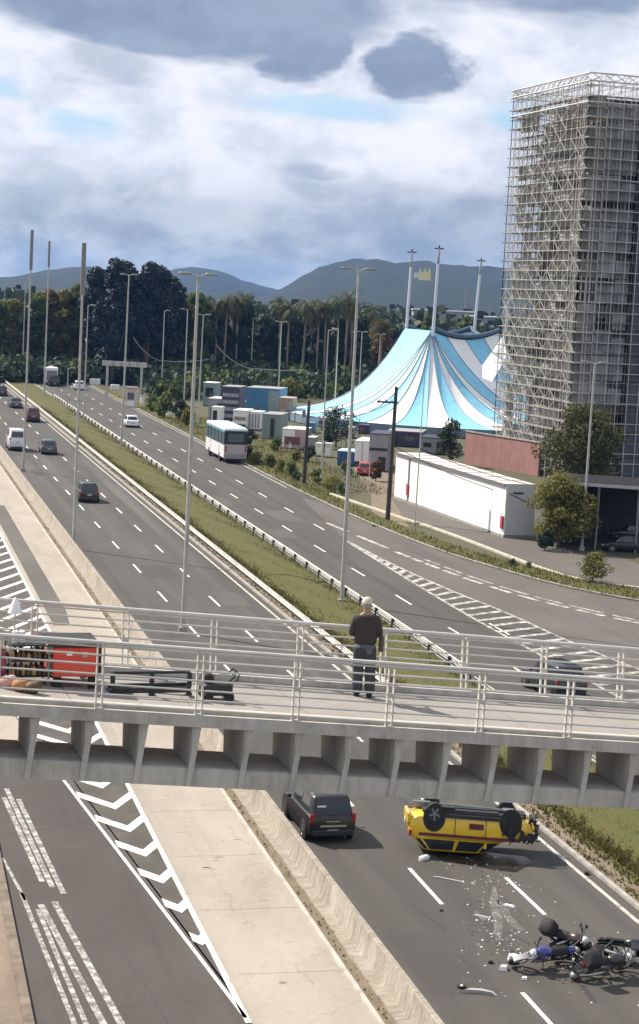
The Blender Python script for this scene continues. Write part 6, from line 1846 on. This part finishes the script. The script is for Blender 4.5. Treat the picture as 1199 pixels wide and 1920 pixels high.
# chalky fluid spill
def spill(name, polys, mat, z):
    mb = MB()
    for pl in polys:
        mb.poly([(*site(px, py)[:2], z) for px, py in pl])
    o = mb.build(name, mat)
    bm = bmesh.new(); bm.from_mesh(o.data); bmesh.ops.triangulate(bm, faces=bm.faces[:])
    for f in bm.faces:
        if f.normal.z < 0: f.normal_flip()
    bm.to_mesh(o.data); bm.free()
    return tag(o, kind='structure')
M_SPILL = paint_mat('chalky_spill', (0.20, 0.19, 0.175), (0.073, 0.067, 0.06), 0.47, 2.2)
spill('spill', [[(924, 1660), (930, 1660), (936, 1690), (944, 1730), (940, 1762), (930, 1766), (926, 1730), (918, 1696)],
                [(932, 1688), (944, 1692), (962, 1722), (985, 1742), (980, 1748), (958, 1736), (944, 1716)],
                [(888, 1710), (896, 1708), (912, 1724), (908, 1730)]], M_SPILL, 0.0062)
M_WET = plain('oil_stain', (0.022, 0.021, 0.02), .25)
spill('oil_stain', [[(800, 1596), (850, 1590), (930, 1600), (985, 1606), (1000, 1618), (968, 1636), (930, 1632), (880, 1622), (830, 1614)]], M_WET, 0.0055)
spill('tyre_mark', [[(855, 1790), (860, 1788), (892, 1818), (890, 1822)], [(1086, 1848), (1096, 1846), (1122, 1880), (1110, 1880)]], M_TAR, 0.0058)
# ---------------------------------------------------------------- the person on the footbridge
def skin_mesh(name, verts, edges, radii, mat, parent, root=0, sub=2):
    me = bpy.data.meshes.new(name); me.from_pydata(verts, edges, [])
    o = bpy.data.objects.new(name, me); COL.objects.link(o)
    sk = o.modifiers.new('Skin', 'SKIN'); sk.use_smooth_shade = True
    for i, r in enumerate(radii):
        rr = r if isinstance(r, tuple) else (r, r)
        me.skin_vertices[0].data[i].radius = rr
    me.skin_vertices[0].data[root].use_root = True
    ss = o.modifiers.new('Sub', 'SUBSURF'); ss.levels = sub; ss.render_levels = sub
    bpy.context.view_layer.update()
    dg = bpy.context.evaluated_depsgraph_get()
    nm = bpy.data.meshes.new_from_object(o.evaluated_get(dg))
    nm.name = name; nm.materials.clear(); nm.materials.append(mat)
    nm.polygons.foreach_set('use_smooth', [True] * len(nm.polygons))
    o.modifiers.clear(); o.data = nm
    o.parent = parent
    return o
M_SKIN = plain('skin', (0.33, 0.19, 0.13), .55)
M_SHIRT = plain('charcoal_shirt', (0.042, 0.034, 0.033), .9, var=.2, vscale=8)
M_JEAN = plain('blue_grey_jeans', (0.10, 0.10, 0.125), .9, var=.15, vscale=9)
M_JEAND = plain('dark_jeans', (0.045, 0.046, 0.055), .9, var=.2, vscale=9)
M_CAP = plain('cream_cap', (0.50, 0.47, 0.37), .85)
def make_person():
    f = on_deck(680, 1306)
    g = thing('person', 'person in a white cap and dark shirt standing with their back to the camera', 'person', tuple(f), -YAW)
    # local axes: x right, y away from the camera (the way the person faces), z up
    pel = (0, 0, .95)
    V = [pel, (0, .01, 1.10), (0, .0, 1.28), (0, -.01, 1.43), (0, .0, 1.52), (0, .02, 1.60), (0, .03, 1.68),
         (-.17, -.01, 1.41), (-.23, .03, 1.15), (-.20, .24, 1.08), (-.19, .31, 1.08),
         (.17, -.01, 1.41), (.23, .05, 1.14), (.20, .25, 1.05), (.19, .32, 1.06),
         (-.095, .0, .88), (-.10, .015, .50), (-.10, -.02, .09), (-.11, .12, .035),
         (.095, .0, .88), (.11, .01, .50), (.12, -.02, .09), (.13, .12, .035)]
    E = [(0, 1), (1, 2), (2, 3), (3, 4), (4, 5), (5, 6), (3, 7), (7, 8), (8, 9), (9, 10), (3, 11), (11, 12), (12, 13), (13, 14), (0, 15), (15, 16), (16, 17), (17, 18), (0, 19), (19, 20), (20, 21), (21, 22)]
    RR = [(.135, .10), (.125, .095), (.15, .105), (.14, .095), (.05, .055), (.075, .09), (.085, .10), .062, .045, .034, .03, .062, .045, .034, .03, .085, .058, .04, .04, .085, .058, .04, .04]
    body = skin_mesh('body', V, E, RR, M_SKIN, g)
    # shirt
    V2 = [(0, 0, .90), (0, .005, 1.08), (0, 0, 1.30), (0, -.01, 1.42), (0, .0, 1.475), (-.175, -.01, 1.405), (-.235, .02, 1.17), (-.225, .10, 1.10), (.175, -.01, 1.405), (.235, .04, 1.17), (.225, .10, 1.10)]
    E2 = [(0, 1), (1, 2), (2, 3), (3, 4), (3, 5), (5, 6), (6, 7), (3, 8), (8, 9), (9, 10)]
    skin_mesh('shirt', V2, E2, [(.235, .17), (.215, .155), (.225, .155), (.20, .13), (.085, .085), .10, .085, .08, .10, .085, .08], M_SHIRT, g)
    # jeans: seat, then each leg a little baggy
    V3 = [(0, 0, .97), (0, -.01, .88), (-.10, 0, .80), (-.105, .012, .48), (-.108, -.01, .03), (.10, 0, .80), (.115, .012, .48), (.124, -.01, .03)]
    E3 = [(0, 1), (1, 2), (2, 3), (3, 4), (1, 5), (5, 6), (6, 7)]
    je = skin_mesh('jeans', V3, E3, [(.20, .155), (.205, .16), (.125, .13), (.10, .105), (.088, .10), (.125, .13), (.10, .105), (.088, .10)], M_JEAND, g)
    skin_mesh('belt_flap', [(0, 0, .98), (0, -.008, .90), (0, -.01, .80)], [(0, 1), (1, 2)], [(.205, .16), (.218, .172), (.215, .172)], M_JEAN, g)
    MB().box((-.075, -.178, .86), (.11, .012, .12)).build('back_pocket', M_JEAND, je)
    MB().box((.075, -.178, .86), (.10, .012, .11)).build('back_pocket', M_JEAN, je)
    for s in (-1, 1):
        MB().bbox((s * .117, .045, .045), (.10, .27, .09), .035).build('shoe', M_BLACK, g, 50)
    # head: hair under the cap, ears, face turned away
    hd = MB(); hd.ball((0, .03, 1.665), .098, 14, 0, (.82, 1.0, 1.18)); hd.build('hair', plain('grey_hair', (.28, .25, .20), .8), g, 60)
    fc = MB(); fc.ball((0, .048, 1.645), .094, 14, 0, (.80, .98, 1.2)); fc.ball((0, .142, 1.64), .018, 8, 0, (.8, 1.1, 1.4)); 
    for s in (-1, 1): fc.ball((s * .083, .04, 1.64), .03, 8, 0, (.35, .7, 1))
    h = fc.build('face', M_SKIN, g, 60)
    for s in (-1, 1): MB().ball((s * .033, .137, 1.66), .011, 8).build('eye', M_BLACK, h)
    MB().ball((0, .136, 1.592), .02, 8, 0, (1, .4, .3)).build('mouth', plain('lips', (.25, .10, .08), .6), h)
    cp = MB(); cp.lathe([(.108, 1.69), (.106, 1.73), (.085, 1.775), (.045, 1.80), (.005, 1.805)], 16, 0, Matrix.Translation((0, .03, 0)) @ Matrix.Diagonal((.88, 1.05, 1, 1)))
    cpo = cp.build('cap', M_CAP, g, 60)
    pk = MB(); pk.loft([[(-.08, .12, 1.695), (.08, .12, 1.695), (.08, .12, 1.705), (-.08, .12, 1.705)], [(-.05, .22, 1.675), (.05, .22, 1.675), (.05, .22, 1.683), (-.05, .22, 1.683)]], True, 0, True); pk.build('peak', M_CAP, cpo)
    # hands closed on the top rail
    for s, wx, wy, wz in ((-1, -.20, .31, 1.08), (1, .19, .32, 1.06)):
        hv = [(wx, wy, wz), (wx, wy + .07, wz + .005)]; he = [(0, 1)]; hr = [(.026, .018), (.038, .016)]
        lens = (.072, .082, .078, .062)
        for k in range(4):
            bx_ = wx + (-.030 + .02 * k); b0 = (bx_, wy + .08, wz + .006); i0 = len(hv)
            hv += [b0, (bx_, wy + .08 + lens[k] * .5, wz + .004), (bx_, wy + .08 + lens[k] * .72, wz - .03)]
            he += [(1, i0), (i0, i0 + 1), (i0 + 1, i0 + 2)]; hr += [.009, .0085, .0075]
        i0 = len(hv); hv += [(wx - s * .042, wy + .045, wz - .008), (wx - s * .052, wy + .085, wz - .028)]; he += [(0, i0), (i0, i0 + 1)]; hr += [.011, .009]
        skin_mesh('hand', hv, he, hr, M_SKIN, g, 0, 1)
    # light cloth bag hanging at the right hip
    MB().bbox((.285, .02, .98), (.09, .2, .28), .04).build('shoulder_bag', plain('brown_bag', (.075, .065, .055), .9, var=.2), g, 40)
    MB().path([(.30, .02, 1.18), (.18, -.1, 1.40), (.02, -.11, 1.47)], .012, 5).build('bag_strap', M_DARK, g)
    return g
person = make_person()
